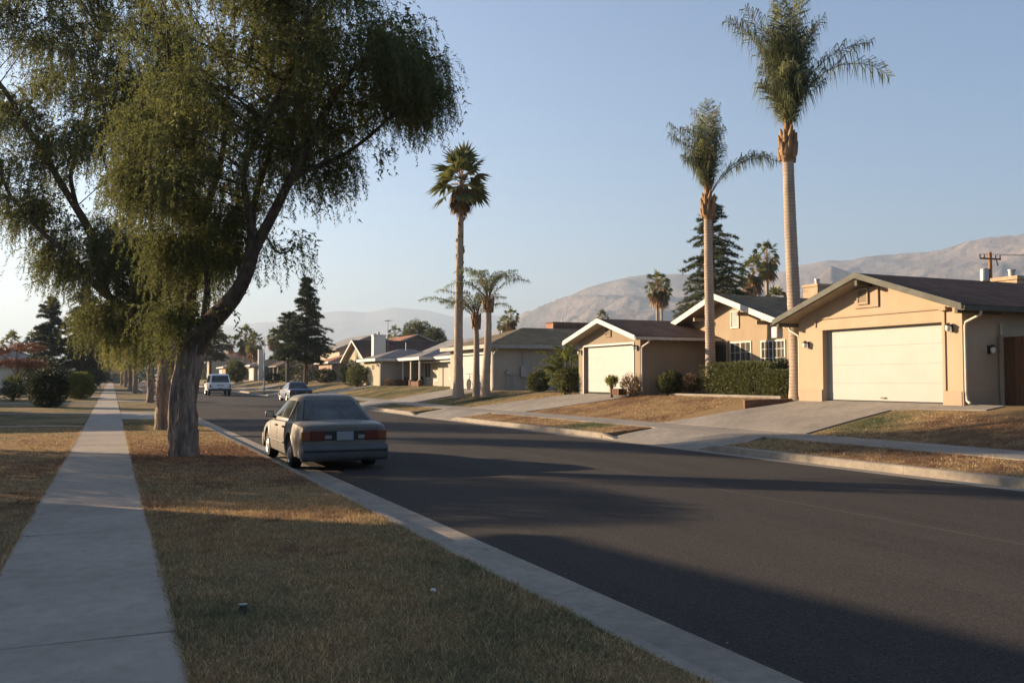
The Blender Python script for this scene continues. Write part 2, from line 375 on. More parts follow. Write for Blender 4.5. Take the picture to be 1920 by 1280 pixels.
# --- cars
def paint(name, c, rough=.38, dust=.25):
    t = NT(name); n = t.noise(1.6, 6, .7, t.obj()); d = t.ramp(n, [(.35, 0.0), (.75, dust)])
    return t.surf(t.mix(d, c, (.24, .20, .155)), t.math('ADD', rough, t.math('MULTIPLY', n, .2)), .4, .15, coat=.15)
M['paint_grey'] = paint('grey_car_paint', (.125, .113, .095), .40); M['paint_blue'] = paint('blue_car_paint', (.030, .062, .125), .45, dust=.04); M['paint_white'] = paint('white_car_paint', (.78, .78, .76), .4, .12)
M['paint_black'] = paint('black_car_paint', (.02, .022, .026), .3, .1)
t = NT('car_glass'); M['car_glass'] = t.surf(t.ramp(t.noise(2.2, 3, .6, t.obj(), (1, 1, 2)), [(.35, (.018, .022, .020)), (.65, (.085, .09, .075))]), .05, .45)
t = NT('rubber'); M['rubber'] = t.surf(t.ramp(t.noise(30, 3), [(.3, (.016, .016, .016)), (.7, (.030, .029, .028))]), .85, .25)
M['bumper'] = mat_noise('grey_bumper_plastic', (.085, .083, .082), (.115, .112, .110), 4, .6, .35, 0, 1, 1, .15)
t = NT('black_trim'); M['black_trim'] = t.surf((.014, .014, .015), .45, .4)
t = NT('red_lens'); M['red_lens'] = t.surf(t.ramp(t.noise(60, 2, .5, t.obj()), [(.4, (.062, .008, .006)), (.6, (.10, .011, .008))]), .18, .5, coat=.6)
t = NT('amber_lens'); M['amber_lens'] = t.surf((.17, .040, .010), .22, .5, coat=.6)
t = NT('clear_lens'); M['clear_lens'] = t.surf((.22, .22, .21), .15, .6, coat=.6)
t = NT('plate'); M['plate'] = t.surf((.24, .25, .265), .5, .4)
t = NT('hubcap'); M['hubcap'] = t.surf(t.ramp(t.noise(9, 4, .6, t.obj()), [(.3, (.35, .33, .30)), (.7, (.52, .50, .46))]), .38, .5, .75)
t = NT('mirror_face'); M['mirror_face'] = t.surf((.35, .38, .40), .06, .5, 1.0)
M['white_paper'] = mat_noise('white_paper', (.7, .7, .68), (.8, .8, .78), 20, .9)
# --- hills
t = NT('chaparral_slope'); p = t.pos()
n = t.noise(.004, 10, .66); col = t.ramp(n, [(.34, (.135, .122, .118)), (.5, (.25, .205, .18)), (.66, (.40, .315, .27))])
n2 = t.noise(.022, 9, .74); col = t.mix(1.0, col, t.ramp(n2, [(.36, .66), (.62, 1.12)]), 'MULTIPLY')
M['hills'] = t.surf(col, .95, .05, normal=t.bump(t.math('ADD', t.noise(.012, 10, .72), t.noise(.05, 6, .7)), 1.0, 22))
# ------------------------------------------------------------------ terrain
GX = [-6000, -400, -8, -3, -.8, .4, 2.84, 13.36, 14.9, 16.3, 18.2, 20, 24, 60, 400, 6000]
GZ = [.3, .3, .25, .17, .15, .15, .145, .145, .27, .31, .70, 1.05, 1.1, 1.2, 1.25, 1.25]
def rise(y): return float(np.interp(y, [40, 150], [0, .5]))
def gz(x, y): return float(np.interp(x, GX, GZ)) + rise(y)
def rz(y): return rise(y)                                   # the road
CUTS = [(17.9, 23.4), (35.7, 42.2), (50.5, 56.5), (74, 79), (86, 90), (108, 114), (146, 151)]   # kerb cuts on the far side
LCUTS = [(38.5, 47.0), (64.5, 68.5), (96, 101)]                                             # and on the near side
def incut(y, cuts): return any(a < y < b for a, b in cuts)

xs = [-6000, -1500, -400, -120, -60, -30, -18, -12, -8, -5, -3, -2, -1.4, -.84, -.83, .41, .42, 1.2, 2.0, 2.86, 2.865, 3.3, 8, 13.2, 13.345, 13.35, 14.1, 14.9, 15.6, 16.3, 17.2, 18.2, 19.1, 20, 22, 24, 30, 45, 60, 100, 180, 400, 1500, 6000]
ys = sorted(set([-60, -20] + list(np.arange(-8, 60, 2.0)) + list(np.arange(60, 170, 5.0)) + [200, 260, 400, 800, 2000, 5000] +
                [c + e for ab in CUTS + LCUTS for c in ab for e in (-.01, .01)]))
def ground_z(x, y):
    z = gz(x, y)
    if 2.86 < x < 13.348: return rise(y) - .09
    if -.835 < x < .415: z -= .06
    if 13.345 < x < 15.0 and incut(y, CUTS): z -= .16
    if .41 < x < 2.87 and incut(y, LCUTS): z -= .12
    if 14.85 < x < 16.35: z -= .0
    if not incut(y, CUTS + LCUTS) and abs(x) < 60 and not (-.9 < x < .45):
        z += .018 * (noise.noise((x * .6, y * .6, 0)))
    return z
V = [(x, y, ground_z(x, y)) for y in ys for x in xs]; nx = len(xs)
b = MB(); b.add(V, [(j * nx + i, j * nx + i + 1, (j + 1) * nx + i + 1, (j + 1) * nx + i) for j in range(len(ys) - 1) for i in range(nx - 1)])
tag(b.build('ground', M['lawn'], smooth=60), kind='structure')

def strip(name, mat, rows, zf, off, n=6, thick=.12, parent=None):
    """rows: (x, y_near, y_far); a slab draped on zf with real edges"""
    vs, fs = [], []
    for x, ya, yb in rows:
        for k in range(n + 1):
            y = ya + (yb - ya) * k / n; vs.append((x, y, zf(x, y) + off))
    m = n + 1; R_ = len(rows); N = len(vs)
    vs += [(x, y, z - thick) for x, y, z in vs]
    for i in range(R_ - 1):
        for k in range(n):
            q = (i * m + k, (i + 1) * m + k, (i + 1) * m + k + 1, i * m + k + 1); fs.append(q); fs.append(tuple(N + j for j in q[::-1]))
    ring = [k for k in range(m)] + [i * m + n for i in range(1, R_)] + [(R_ - 1) * m + k for k in range(n - 1, -1, -1)] + [i * m for i in range(R_ - 2, 0, -1)]
    for a, c in zip(ring, ring[1:] + ring[:1]): fs.append((a, c, N + c, N + a))
    b = MB(); b.add(vs, fs); return tag(b.build(name, mat, smooth=30), kind='structure')

# road: asphalt with a slight crown between the two gutters
yr = [-30, -10, 0, 5, 10, 20, 30, 40, 60, 80, 100, 130, 150, 200, 300, 420]
cx = [3.6, 5, 8.4, 11.5, 12.75]; cz = [.012, .05, .075, .05, .012]
b = MB(); V = [(x, y, rz(y) + z) for y in yr for x, z in zip(cx, cz)]
b.add(V, [(j * 5 + i, j * 5 + i + 1, (j + 1) * 5 + i + 1, (j + 1) * 5 + i) for j in range(len(yr) - 1) for i in range(4)])
tag(b.build('road', M['asphalt'], smooth=60), kind='structure')

def kerb(name, x0, x1, gx, cuts, y0, y1, step):
    """kerb and gutter cast in lengths; x0 is the face side, gx the gutter's outer edge"""
    b = MB(); y = y0; s = 1 if x1 > x0 else -1
    while y < y1:
        ye = min(y + step, y1)
        for a, c in cuts:
            if y < a < ye: ye = a
            if y < c < ye: ye = c
        low = incut((y + ye) / 2, cuts); g = .006
        h = .02 if low else .15
        sec = [(x1, -.2), (x1, h), (x0 + s * .03, h), (x0 + s * .008, h - .012), (x0, h - .035 if not low else h - .012), (x0 - s * .012, .0), (gx, .014), (gx, -.2)]
        n = len(sec); ya, yb = y + g / 2, ye - g / 2; r0, r1 = rz(ya), rz(yb)
        ra = [h_ for h_ in (0,)]
        va = [(x, ya, z + r0) for x, z in sec]; vb = [(x, yb, z + r1) for x, z in sec]
        # end of a kerb beside a cut ramps down
        b.add(va + vb, [tuple(range(n)), tuple(range(2 * n - 1, n - 1, -1))] + [(i, (i + 1) % n, n + (i + 1) % n, n + i) for i in range(n)])
        y = ye
    return tag(b.build(name, M['kerb'], smooth=40), kind='structure')
kerb('kerb', 3.0, 2.855, 3.6, LCUTS, -6, 260, 3.05)
kerb('kerb', 13.2, 13.35, 12.75, CUTS, -6, 260, 3.05)
# wings where the kerb drops to a driveway
b = MB()
for cuts, x0, x1 in ((CUTS, 13.2, 13.35), (LCUTS, 3.0, 2.855)):
    for a, c in cuts:
        for yy, d in ((a, 1), (c, -1)):
            r = rz(yy); lo, hi = min(x0, x1) + .004, max(x0, x1) - .004
            y_ = yy + d * .004
            b.add([(lo, y_, r - .1), (hi, y_, r - .1), (hi, y_, r + .145), (lo, y_, r + .145), (lo, y_ + d * .7, r - .1), (hi, y_ + d * .7, r - .1), (hi, y_ + d * .7, r + .024), (lo, y_ + d * .7, r + .024)],
                  [(0,1,2,3),(4,7,6,5),(0,4,5,1),(1,5,6,2),(2,6,7,3),(3,7,4,0)])
tag(b.build('kerb', M['kerb']), kind='structure')

# sidewalks in slabs with open joints
b = MB(); y = -6.0; edges = [-6, -2.4, 1.85, 6.05, 10.27, 15.3]
while edges[-1] < 300: edges.append(edges[-1] + 4.3)
for a, c in zip(edges, edges[1:]):
    h = .165; r0, r1 = rise(a), rise(c); q = .004 * math.sin(a * 5); g = .009
    b.add([(-.82, a + g, r0 - .1), (.40, a + g, r0 - .1), (.40, c - g, r1 - .1), (-.82, c - g, r1 - .1),
           (-.82, a + g, r0 + h + q), (.40, a + g, r0 + h - q), (.40, c - g, r1 + h - q), (-.82, c - g, r1 + h + q)],
          [(0,3,2,1),(4,5,6,7),(0,1,5,4),(1,2,6,5),(2,3,7,6),(3,0,4,7)])
tag(b.build('sidewalk', M['walk'], bevel=.006), kind='structure')
b = MB(); y = -6.0
while y < 260:
    c = y + 3.05; g = .008; r0, r1 = rise(y), rise(c)
    b.add([(14.92, y + g, r0 + .1), (16.28, y + g, r0 + .15), (16.28, c - g, r1 + .15), (14.92, c - g, r1 + .1),
           (14.92, y + g, r0 + .292), (16.28, y + g, r0 + .332), (16.28, c - g, r1 + .332), (14.92, c - g, r1 + .292)],
          [(0,3,2,1),(4,5,6,7),(0,1,5,4),(1,2,6,5),(2,3,7,6),(3,0,4,7)])
    y = c
tag(b.build('sidewalk', M['drive'], bevel=.006), kind='structure')

# aprons and driveways
def apron_z(x, y): return rise(y) + float(np.interp(x, [13.35, 14.92], [.018, .292]))
for a, c in CUTS: strip('driveway', M['drive'], [(13.352, a + .05, c - .05), (14.0, a + .15, c - .15), (14.915, a + .35, c - .35)], apron_z, .004, 4)
def lap_z(x, y): return rise(y) + float(np.interp(x, [.4, 2.3, 2.85], [.165, .13, .02]))
for a, c in LCUTS: strip('driveway', M['walk'], [(.405, a + .3, c - .3), (2.3, a + .15, c - .15), (2.85, a + .02, c - .02)], lap_z, .004, 4)
strip('driveway', M['drive'], [(16.285, 18.3, 24.9), (17.2, 18.3, 24.2), (18.2, 18.25, 23.7), (19.1, 18.2, 23.1), (19.35, 17.6, 22.8), (19.5, 15.6, 22.75), (20.04, 15.5, 22.7)], gz, .03, 8)
strip('driveway', M['drive'], [(16.285, 35.5, 42.0), (17.2, 34.6, 40.9), (18.2, 33.6, 39.7), (19.1, 32.9, 38.7), (20.14, 32.5, 37.8)], gz, .03, 8)
strip('driveway', M['drive'], [(16.285, 50.6, 56.4), (18.2, 50.0, 55.6), (20.14, 49.3, 54.4)], gz, .03, 6)
strip('driveway', M['drive'], [(16.285, 74.0, 78.5), (18.2, 73.6, 78), (20.1, 73.2, 77)], gz, .03, 6)
strip('driveway', M['drive'], [(16.285, 86.2, 89.6), (18.2, 86, 89.4), (21.9, 86, 89.2)], gz, .03, 6)
strip('driveway', M['drive'], [(16.285, 108.2, 113.6), (18.2, 108.2, 113.6), (23.9, 108.6, 113.8)], gz, .03, 6)
strip('driveway', M['drive'], [(16.285, 146, 151), (18.2, 146, 151), (19.95, 146, 150)], gz, .03, 6)
# the yards on the near side: narrow walks and driveways running away to the left
for ya, yb in ((33.2, 33.75), (44.6, 45.2), (59.4, 60.6)):
    strip('path', M['walk'], [(-30, ya, yb), (-8, ya, yb), (-3, ya, yb), (-.825, ya, yb)], gz, .03, 2)
for ya, yb in ((76, 79), (98, 101)):
    strip('driveway', M['walk'], [(-30, ya, yb), (-8, ya, yb), (-3, ya, yb), (-.825, ya, yb)], gz, .03, 2)

# ------------------------------------------------------------------ grass (uncountable)
def blades(name, n, xf, yf, h, w, dens=None, mat=None, zf=gz, dead=0.0, keep=None):
    x = xf(n); y = yf(n)
    if keep is not None: k = keep(x, y); x, y = x[k], y[k]
    n = len(x)
    z = np.interp(x, GX, GZ) + np.interp(y, [40, 150], [0, .5])
    P = np.stack([x, y, z - .006], 1)
    clump = np.array([noise.noise((a * 2.2, c * 2.2, 3.3)) for a, c in zip(x, y)])
    D = np.stack([rng.normal(0, .55, n), rng.normal(0, .55, n), rng.uniform(.5, 1.1, n)], 1)
    L = h * rng.uniform(.45, 1.25, n) * (1 + .6 * clump)
    nb = NB(3); leaf_tris(nb, P, D, L, w * rng.uniform(.7, 1.3, n))
    return tag(nb.build(name, mat or M['blade']), kind='stuff')
U = rng.uniform
def not_drive(x, y): return ~np.array([incut(v, LCUTS) for v in y])
blades('grass', 190000, lambda n: U(.40, 2.87, n), lambda n: 3.3 + 9 * U(0, 1, n) ** 1.5, .050, .0058)
blades('grass', 42000, lambda n: U(.40, 2.87, n), lambda n: U(-3.5, 3.35, n), .050, .007)
blades('grass', 50000, lambda n: -.80 - 4.5 * U(0, 1, n), lambda n: U(-3.5, 5.0, n), .045, .009)
blades('grass', 90000, lambda n: U(.40, 2.87, n), lambda n: U(9, 38, n), .046, .009)
blades('grass', 60000, lambda n: -.80 - 3.2 * U(0, 1, n) ** 1.3, lambda n: U(4.5, 36, n), .042, .009)
blades('grass', 50000, lambda n: U(13.36, 14.91, n), lambda n: U(3, 60, n), .055, .013, keep=lambda x, y: ~np.array([incut(v, CUTS) for v in y]))
def lawn_right(x, y):
    k = ~((y > 17.7) & (y < 25.0)) | ((y < 18.1) & (x < 19.2))
    k &= ~((y > 32.5 + (20 - x) * .82) & (y < 37.8 + (20 - x) * 1.13))
    k &= ~((y > 49.3) & (y < 56.4)); return k & ~((y < 25) & (x > 19.2))
blades('grass', 110000, lambda n: U(16.3, 21.0, n), lambda n: U(7, 70, n) ** 1.0, .055, .016, keep=lambda x, y: lawn_right(x, y) & ((x < 19.8) | (y > 25) & (y < 32)))
# coarse tufts and low weeds standing above the mown turf
def tufts(n, xf, yf, h):
    x, y = xf(n), yf(n); z = np.interp(x, GX, GZ) + np.interp(y, [40, 150], [0, .5]); m = 26
    C = np.repeat(np.stack([x, y, z - .005], 1), m, 0) + rng.normal(0, .022, (n * m, 3)) * np.array([1, 1, 0]); s = np.repeat(rng.uniform(.5, 1.3, n), m)
    D = np.stack([rng.normal(0, .6, n * m), rng.normal(0, .6, n * m), U(.4, 1.1, n * m)], 1); nb = NB(3); leaf_tris(nb, C, D, h * s * U(.5, 1.2, n * m), .0065 * s); tag(nb.build('grass', M['blade']), kind='stuff')
tufts(520, lambda n: U(.45, 2.8, n), lambda n: 3.6 + 22 * U(0, 1, n) ** 1.4, .085)
tufts(160, lambda n: -.85 - 2.5 * U(0, 1, n), lambda n: U(5, 28, n), .09)
tufts(260, lambda n: U(13.5, 14.8, n), lambda n: U(6, 17.5, n), .13)
# ragged edges of turf leaning over the walks
for xe, sgn in ((.405, 1), (-.825, -1)):
    n = 14000; y = 3.3 + 30 * U(0, 1, n) ** 1.6; x = xe + sgn * (U(-.012, .03, n) - .03 * np.array([max(0, noise.noise((v * 1.7, xe, 5.0))) for v in y]))
    P = np.stack([x, y, np.full(n, .145)], 1); D = np.stack([-sgn * U(-.2, .8, n), rng.normal(0, .4, n), U(.3, 1, n)], 1)
    nb = NB(3); leaf_tris(nb, P, D, .058 * U(.4, 1.3, n), .007); tag(nb.build('grass', M['blade']), kind='stuff')
# dead leaves and bark litter round the tree
n = 9000; y = 14.5 + 12 * np.clip(rng.normal(.42, .22, n), 0, 1); x = U(.45, 2.84, n)
P = np.stack([x, y, np.full(n, .152) + U(0, .02, n)], 1); D = np.stack([rng.normal(size=n), rng.normal(size=n), U(0, .3, n)], 1)
nb = NB(4); leaf_tris(nb, P, D, U(.03, .08, n), U(.01, .03, n), np.tile([0, 0, 1.0], (n, 1)) + rng.normal(0, .25, (n, 3)))
tag(nb.build('leaf_litter', M['litter_leaf']), kind='stuff')
n = 700; P = np.stack([U(-.8, .4, n), 4 + 26 * U(0, 1, n) ** .6, np.full(n, .172)], 1); D = np.stack([rng.normal(size=n), rng.normal(size=n), U(0, .15, n)], 1)
nb = NB(4); leaf_tris(nb, P, D, U(.008, .028, n), U(.003, .008, n), np.tile([0, 0, 1.0], (n, 1)))
tag(nb.build('leaf_litter', M['litter_leaf']), kind='stuff')
n = 900; P = np.stack([U(3.02, 3.75, n), 3 + 30 * U(0, 1, n) ** .7, np.full(n, .022)], 1); D = np.stack([rng.normal(size=n), rng.normal(size=n), U(0, .15, n)], 1)
nb = NB(4); leaf_tris(nb, P, D, U(.01, .045, n), U(.004, .012, n), np.tile([0, 0, 1.0], (n, 1)))
tag(nb.build('leaf_litter', M['litter_leaf']), kind='stuff')

# ------------------------------------------------------------------ mountains
def hills(name, prof, r0, rr, r1, amp, seed, naz=260, nr=90, foot=None):
    """prof: picture-side azimuth (deg from camera axis) -> ridge elevation angle in px/1700"""
    az = np.linspace(prof[0][0], prof[-1][0], naz); H = np.interp(az, [p[0] for p in prof], [p[1] for p in prof])
    V = []
    for i, a in enumerate(az):
        A = R(23.8 + a); ca, sa = math.sin(A), math.cos(A)
        hr = H[i] * rr
        for j in range(nr):
            r = r0 + (r1 - r0) * j / (nr - 1); x, y = r * ca, r * sa
            if r < rr: u = (r - r0) / (rr - r0); e = u ** 1.15
            else: e = max(0, 1 - (r - rr) / (r1 - rr) * .8)
            q = Vector((x * .00085, y * .00085, seed))
            rid = sum((1 - abs(noise.noise(q * 2.03 ** o + Vector((0, 0, o * 1.7))))) ** 2.4 * .50 ** o for o in range(8)) / 1.95
            z = hr * e * (1 + amp * (rid - .60) * (1.65 - 1.55 * e))
            edge = min(1, j / 6); V.append((x, y, z * edge - 5))
    b = MB(); b.add(V, [(i * nr + j, (i + 1) * nr + j, (i + 1) * nr + j + 1, i * nr + j + 1) for i in range(naz - 1) for j in range(nr - 1)])
    return tag(b.build(name, M['hills'], smooth=180), kind='structure')
def az_of(px): return math.degrees(math.atan((px - 960) / 1700))
near = [(760, 8), (850, 50), (920, 92), (985, 126), (1040, 148), (1100, 172), (1180, 194), (1270, 201), (1350, 196), (1430, 205), (1500, 226), (1545, 234), (1600, 230), (1660, 238), (1740, 242), (1800, 252), (1860, 262), (1920, 266), (2050, 280), (2200, 290), (2500, 260)]
hills('hills', [(az_of(p), h / 1700 / math.cos(R(az_of(p)))**0 * math.cos(R(az_of(p)))) for p, h in near], 1700, 4200, 5600, 1.25, 1.7, 460, 150)
low = [(1180, 10), (1300, 70), (1420, 110), (1500, 168), (1560, 215), (1620, 190), (1690, 158), (1760, 176), (1850, 172), (1950, 205), (2100, 190), (2400, 120)]
hills('hills', [(az_of(p), h / 1700 * math.cos(R(az_of(p)))) for p, h in low], 1500, 2700, 3600, 1.2, 6.1, 320, 110)
far = [(-500, 50), (-200, 72), (0, 74), (130, 82), (250, 100), (420, 104), (520, 110), (600, 128), (645, 134), (690, 130), (740, 138), (800, 132), (860, 118), (920, 124), (1000, 110), (1150, 90)]
hills('hills', [(az_of(p), h / 1700 * math.cos(R(az_of(p)))) for p, h in far], 6500, 9000, 10500, .5, 3.3, 200, 50)
# ------------------------------------------------------------------ house kit (local frame: x away from the street, y along it, z up)
def wall_block(root, mat, x0, x1, y0, y1, zb, ze, top=None, openings=(), rec=.18, name='wall'):
    e0, e1 = ze if isinstance(ze, tuple) else (ze, ze); em = min(e0, e1)
    b = MB(); ysx = sorted({y0, y1} | {o[0] for o in openings} | {o[1] for o in openings}); zsx = sorted({zb, em} | {o[2] for o in openings if o[2] > zb} | {o[3] for o in openings})
    for ya, yb in zip(ysx, ysx[1:]):
        for za, zc in zip(zsx, zsx[1:]):
            ym, zm = (ya + yb) / 2, (za + zc) / 2
            if any(o[0] < ym < o[1] and o[2] < zm < o[3] for o in openings): continue
            b.add([(x0, ya, za), (x0, yb, za), (x0, yb, zc), (x0, ya, zc)], [(0, 3, 2, 1)])
    for o in openings:
        a, c, d, e = o; x2 = x0 + rec + .1
        b.add([(x0, a, d), (x0, c, d), (x0, c, e), (x0, a, e), (x2, a, d), (x2, c, d), (x2, c, e), (x2, a, e)], [(0, 4, 7, 3), (1, 2, 6, 5), (3, 7, 6, 2), (0, 1, 5, 4)])
    def ends(x, flip):
        if top and top[0] == 'gx':
            p = [(x, y0, em), (x, y1, em), (x, y1, e1), (x, top[2], top[1]), (x, y0, e0)]
            p = [q for i, q in enumerate(p) if i == 0 or max(abs(q[k] - p[i - 1][k]) for k in range(3)) > 1e-6]
            if abs(p[-1][2] - p[0][2]) < 1e-6 and abs(p[-1][1] - p[0][1]) < 1e-6: p = p[:-1]
            b.add(p, [tuple(range(len(p)))[::-1] if flip else tuple(range(len(p)))])
    ends(x0, True); ends(x1, False)
    b.add([(x1, y0, zb), (x1, y1, zb), (x1, y1, em), (x1, y0, em)], [(0, 1, 2, 3)])
    for y, e in ((y0, e0), (y1, e1)):
        p = [(x0, y, zb), (x1, y, zb), (x1, y, e), (x0, y, e)]
        if top and top[0] == 'gy': p = p[:3] + [(top[2], y, top[1])] + p[3:]
        b.add(p, [tuple(range(len(p)))])
    return b.build(name, mat, root, weld=True)

def roof_gable(root, mat, trim, x0, x1, y0, y1, ze, za, ym=None, ox=.55, oy=.5, t=.13, axis='x', soffit=None, gutter=True, barge_h=.2):
    """ze: wall-head height(s) at y0,y1 (or x0,x1 when axis is y); za: underside apex"""
    e0, e1 = ze if isinstance(ze, tuple) else (ze, ze)
    if axis == 'y': a0, a1, l0, l1, w0, w1 = y0 - ox, y1 + ox, x0, x1, oy, oy
    else: a0, a1, l0, l1 = x0 - ox, x1 + ox, y0, y1
    m = ym if ym is not None else (l0 + l1) / 2
    s0, s1 = (za - e0) / (m - l0), (za - e1) / (l1 - m)
    L, Rr = (l0 - oy, e0 - s0 * oy), (l1 + oy, e1 - s1 * oy)
    P = [L, (m, za), Rr, (Rr[0], Rr[1] + t), (m, za + t), (L[0], L[1] + t)]
    b = MB(); b.prism(P, a0, a1, axis); r = b.build('roof', mat, root)
    sf = MB(); g = .012                                        # boarded underside, a hair below the deck
    sf.prism([(L[0] + .02, L[1] - g - .02 + .02 * s0), (m, za - g - .02), (Rr[0] - .02, Rr[1] - g - .02 + .02 * s1), (Rr[0] - .02, Rr[1] - g + .02 * s1), (m, za - g), (L[0] + .02, L[1] - g + .02 * s0)], a0 + .02, a1 - .02, axis)
    sf.build('soffit', soffit or M['soffit'], root)
    f = MB(); u, d = t + .02, t + .02 - barge_h
    C = [(L[0] - .01, L[1] + d), (m, za + d), (Rr[0] + .01, Rr[1] + d), (Rr[0] + .01, Rr[1] + u), (m, za + u), (L[0] - .01, L[1] + u)]
    f.prism(C, a0 - .04, a0 - .003, axis); f.build('fascia', trim, root)
    f = MB(); f.prism(C, a1 + .003, a1 + .04, axis); f.build('fascia', trim, root)
    if gutter:
        for q, s in ((L, -1), (Rr, 1)):
            g = MB()
            sec = [(q[0] + s * .013, q[1] - .03), (q[0] + s * .09, q[1] - .02), (q[0] + s * .115, q[1] + .085), (q[0] + s * .10, q[1] + .085), (q[0] + s * .08, q[1] + .0), (q[0] + s * .03, q[1] - .0), (q[0] + s * .03, q[1] + .1), (q[0] + s * .013, q[1] + .1)]
            g.prism(sec, a0 - .03, a1 + .03, axis); g.build('gutter', trim, root)
    return r

def roof_hip(root, mat, trim, x0, x1, y0, y1, ze, s=.32, oh=.5, t=.17):
    X0, X1, Y0, Y1 = x0 - oh, x1 + oh, y0 - oh, y1 + oh
    if X1 - X0 >= Y1 - Y0:
        h = (Y1 - Y0) / 2; r0, r1 = (X0 + h, (Y0 + Y1) / 2), (X1 - h, (Y0 + Y1) / 2); along = 'x'
    else:
        h = (X1 - X0) / 2; r0, r1 = ((X0 + X1) / 2, Y0 + h), ((X0 + X1) / 2, Y1 - h); along = 'y'
    za = ze + t + s * h
    V = [(X0, Y0, ze), (X1, Y0, ze), (X1, Y1, ze), (X0, Y1, ze), (X0, Y0, ze + t), (X1, Y0, ze + t), (X1, Y1, ze + t), (X0, Y1, ze + t), (*r0, za), (*r1, za)]
    sl = [(4, 5, 9, 8), (6, 7, 8, 9), (7, 4, 8), (5, 6, 9)] if along == 'x' else [(7, 4, 8, 9), (5, 6, 9, 8), (4, 5, 8), (6, 7, 9)]
    b = MB(); b.add(V, [(0, 3, 2, 1), (0, 1, 5, 4), (1, 2, 6, 5), (2, 3, 7, 6), (3, 0, 4, 7)] + sl); r = b.build('roof', mat, root)
    z0, z1, w = ze - .035, ze + t + .012, .035
    for bb in ((X0 - w, X0 - .003, Y0 - w, Y1 + w), (X1 + .003, X1 + w, Y0 - w, Y1 + w), (X0 - .002, X1 + .002, Y0 - w, Y0 - .003), (X0 - .002, X1 + .002, Y1 + .003, Y1 + w)):
        f = MB(); f.box(*bb, z0, z1); f.build('fascia', trim, root)
    return r

def garage_door(root, mat, x, y0, y1, z0, z1, panels=True):
    b = MB(); n = 4; h = (z1 - z0) / n
    for i in range(n):
        b.box(x, x + .05, y0 - .02, y1 + .02, z0 + i * h + .002, z0 + (i + 1) * h - .002)
    b.box(x + .008, x + .07, y0 - .02, y1 + .02, z0, z1 + .01)
    o = b.build('garage_door', mat, root, bevel=.002)
    if panels:
        p = MB(); k = 5; w = (y1 - y0) / k
        for i in range(n):
            for j in range(k): p.box(x - .002, x + .01, y0 + j * w + .09, y0 + (j + 1) * w - .09, z0 + i * h + .09, z0 + (i + 1) * h - .09)
        p.build('panelling', mat, o, bevel=.002)
    g_ = MB(); g_.box(x - .012, x + .045, y0 - .015, y1 + .015, z0 - .02, z0 + .030); g_.build('weather_strip', M['rubber'], o)
    h_ = MB(); h_.box(x - .05, x - .003, (y0 + y1) / 2 - .09, (y0 + y1) / 2 + .09, z0 + .10, z0 + .13); h_.build('handle', M['metal_dark'], o, bevel=.005)
    return o

def window(root, frame, a0, a1, z0, z1, d, face='x', cols=2, rows=1, sub=None, sill=True, glass='glass', name='window', fw=.06):
    """window in the wall plane at depth d; sub=(cols,rows) of thin glazing bars per sash"""
    b = MB()
    def bx(p0, p1, q0, q1, d0, d1):
        (b.box(d0, d1, p0, p1, q0, q1) if face == 'x' else b.box(p0, p1, d0, d1, q0, q1))
    o = .035
    bx(a0, a1, z1 - fw, z1, d - o, d + .03); bx(a0, a1, z0, z0 + fw, d - o, d + .03)
    bx(a0, a0 + fw, z0 + fw, z1 - fw, d - o, d + .03); bx(a1 - fw, a1, z0 + fw, z1 - fw, d - o, d + .03)
    for c in range(1, cols):
        m = a0 + (a1 - a0) * c / cols; bx(m - .03, m + .03, z0 + fw, z1 - fw, d - o + .006, d + .03)
    if sub:
        for c in range(cols):
            l, r = a0 + (a1 - a0) * c / cols, a0 + (a1 - a0) * (c + 1) / cols
            for k in range(1, sub[0]): m = l + (r - l) * k / sub[0]; bx(m - .011, m + .011, z0 + fw, z1 - fw, d - o + .012, d - .006)
            for k in range(1, sub[1]): m = z0 + (z1 - z0) * k / sub[1]; bx(l + fw * .8, r - fw * .8, m - .011, m + .011, d - o + .014, d - .006)
    w = b.build(name, frame, root)
    p = MB(); n = 0
    (p.box(d - .012, d - .004, a0 + .03, a1 - .03, z0 + .03, z1 - .03) if face == 'x' else p.box(a0 + .03, a1 - .03, d - .012, d - .004, z0 + .03, z1 - .03))
    p.build('pane', M[glass], w)
    if sill:
        s = MB(); (s.box(d - .10, d - .001, a0 - .05, a1 + .05, z0 - .06, z0 - .003) if face == 'x' else s.box(a0 - .05, a1 + .05, d - .10, d - .001, z0 - .06, z0 - .003))
        s.build('sill', frame, w, bevel=.008)
    return w

def louvre(root, frame, y0, y1, z0, z1, x, n=7, fw=.05):
    b = MB(); b.box(x - .05, x - .002, y0, y1, z1 - fw, z1); b.box(x - .05, x - .002, y0, y1, z0, z0 + fw)
    b.box(x - .05, x - .002, y0, y0 + fw, z0 + fw, z1 - fw); b.box(x - .05, x - .002, y1 - fw, y1, z0 + fw, z1 - fw)
    v = b.build('vent', frame, root)
    k = MB(); k.box(x - .012, x - .003, y0 + fw, y1 - fw, z0 + fw, z1 - fw); k.build('vent_back', M['door_dark'], v)
    s = MB(); h = (z1 - z0 - 2 * fw) / n
    for i in range(n):
        zz = z0 + fw + i * h
        s.add([(x - .045, y0 + fw, zz), (x - .045, y1 - fw, zz), (x - .016, y1 - fw, zz + h * .75), (x - .016, y0 + fw, zz + h * .75),
               (x - .037, y0 + fw, zz - .003), (x - .037, y1 - fw, zz - .003), (x - .012, y1 - fw, zz + h * .7), (x - .012, y0 + fw, zz + h * .7)], [(0, 1, 2, 3), (7, 6, 5, 4), (0, 4, 5, 1), (3, 2, 6, 7)])
    s.build('slat', frame, v); return v

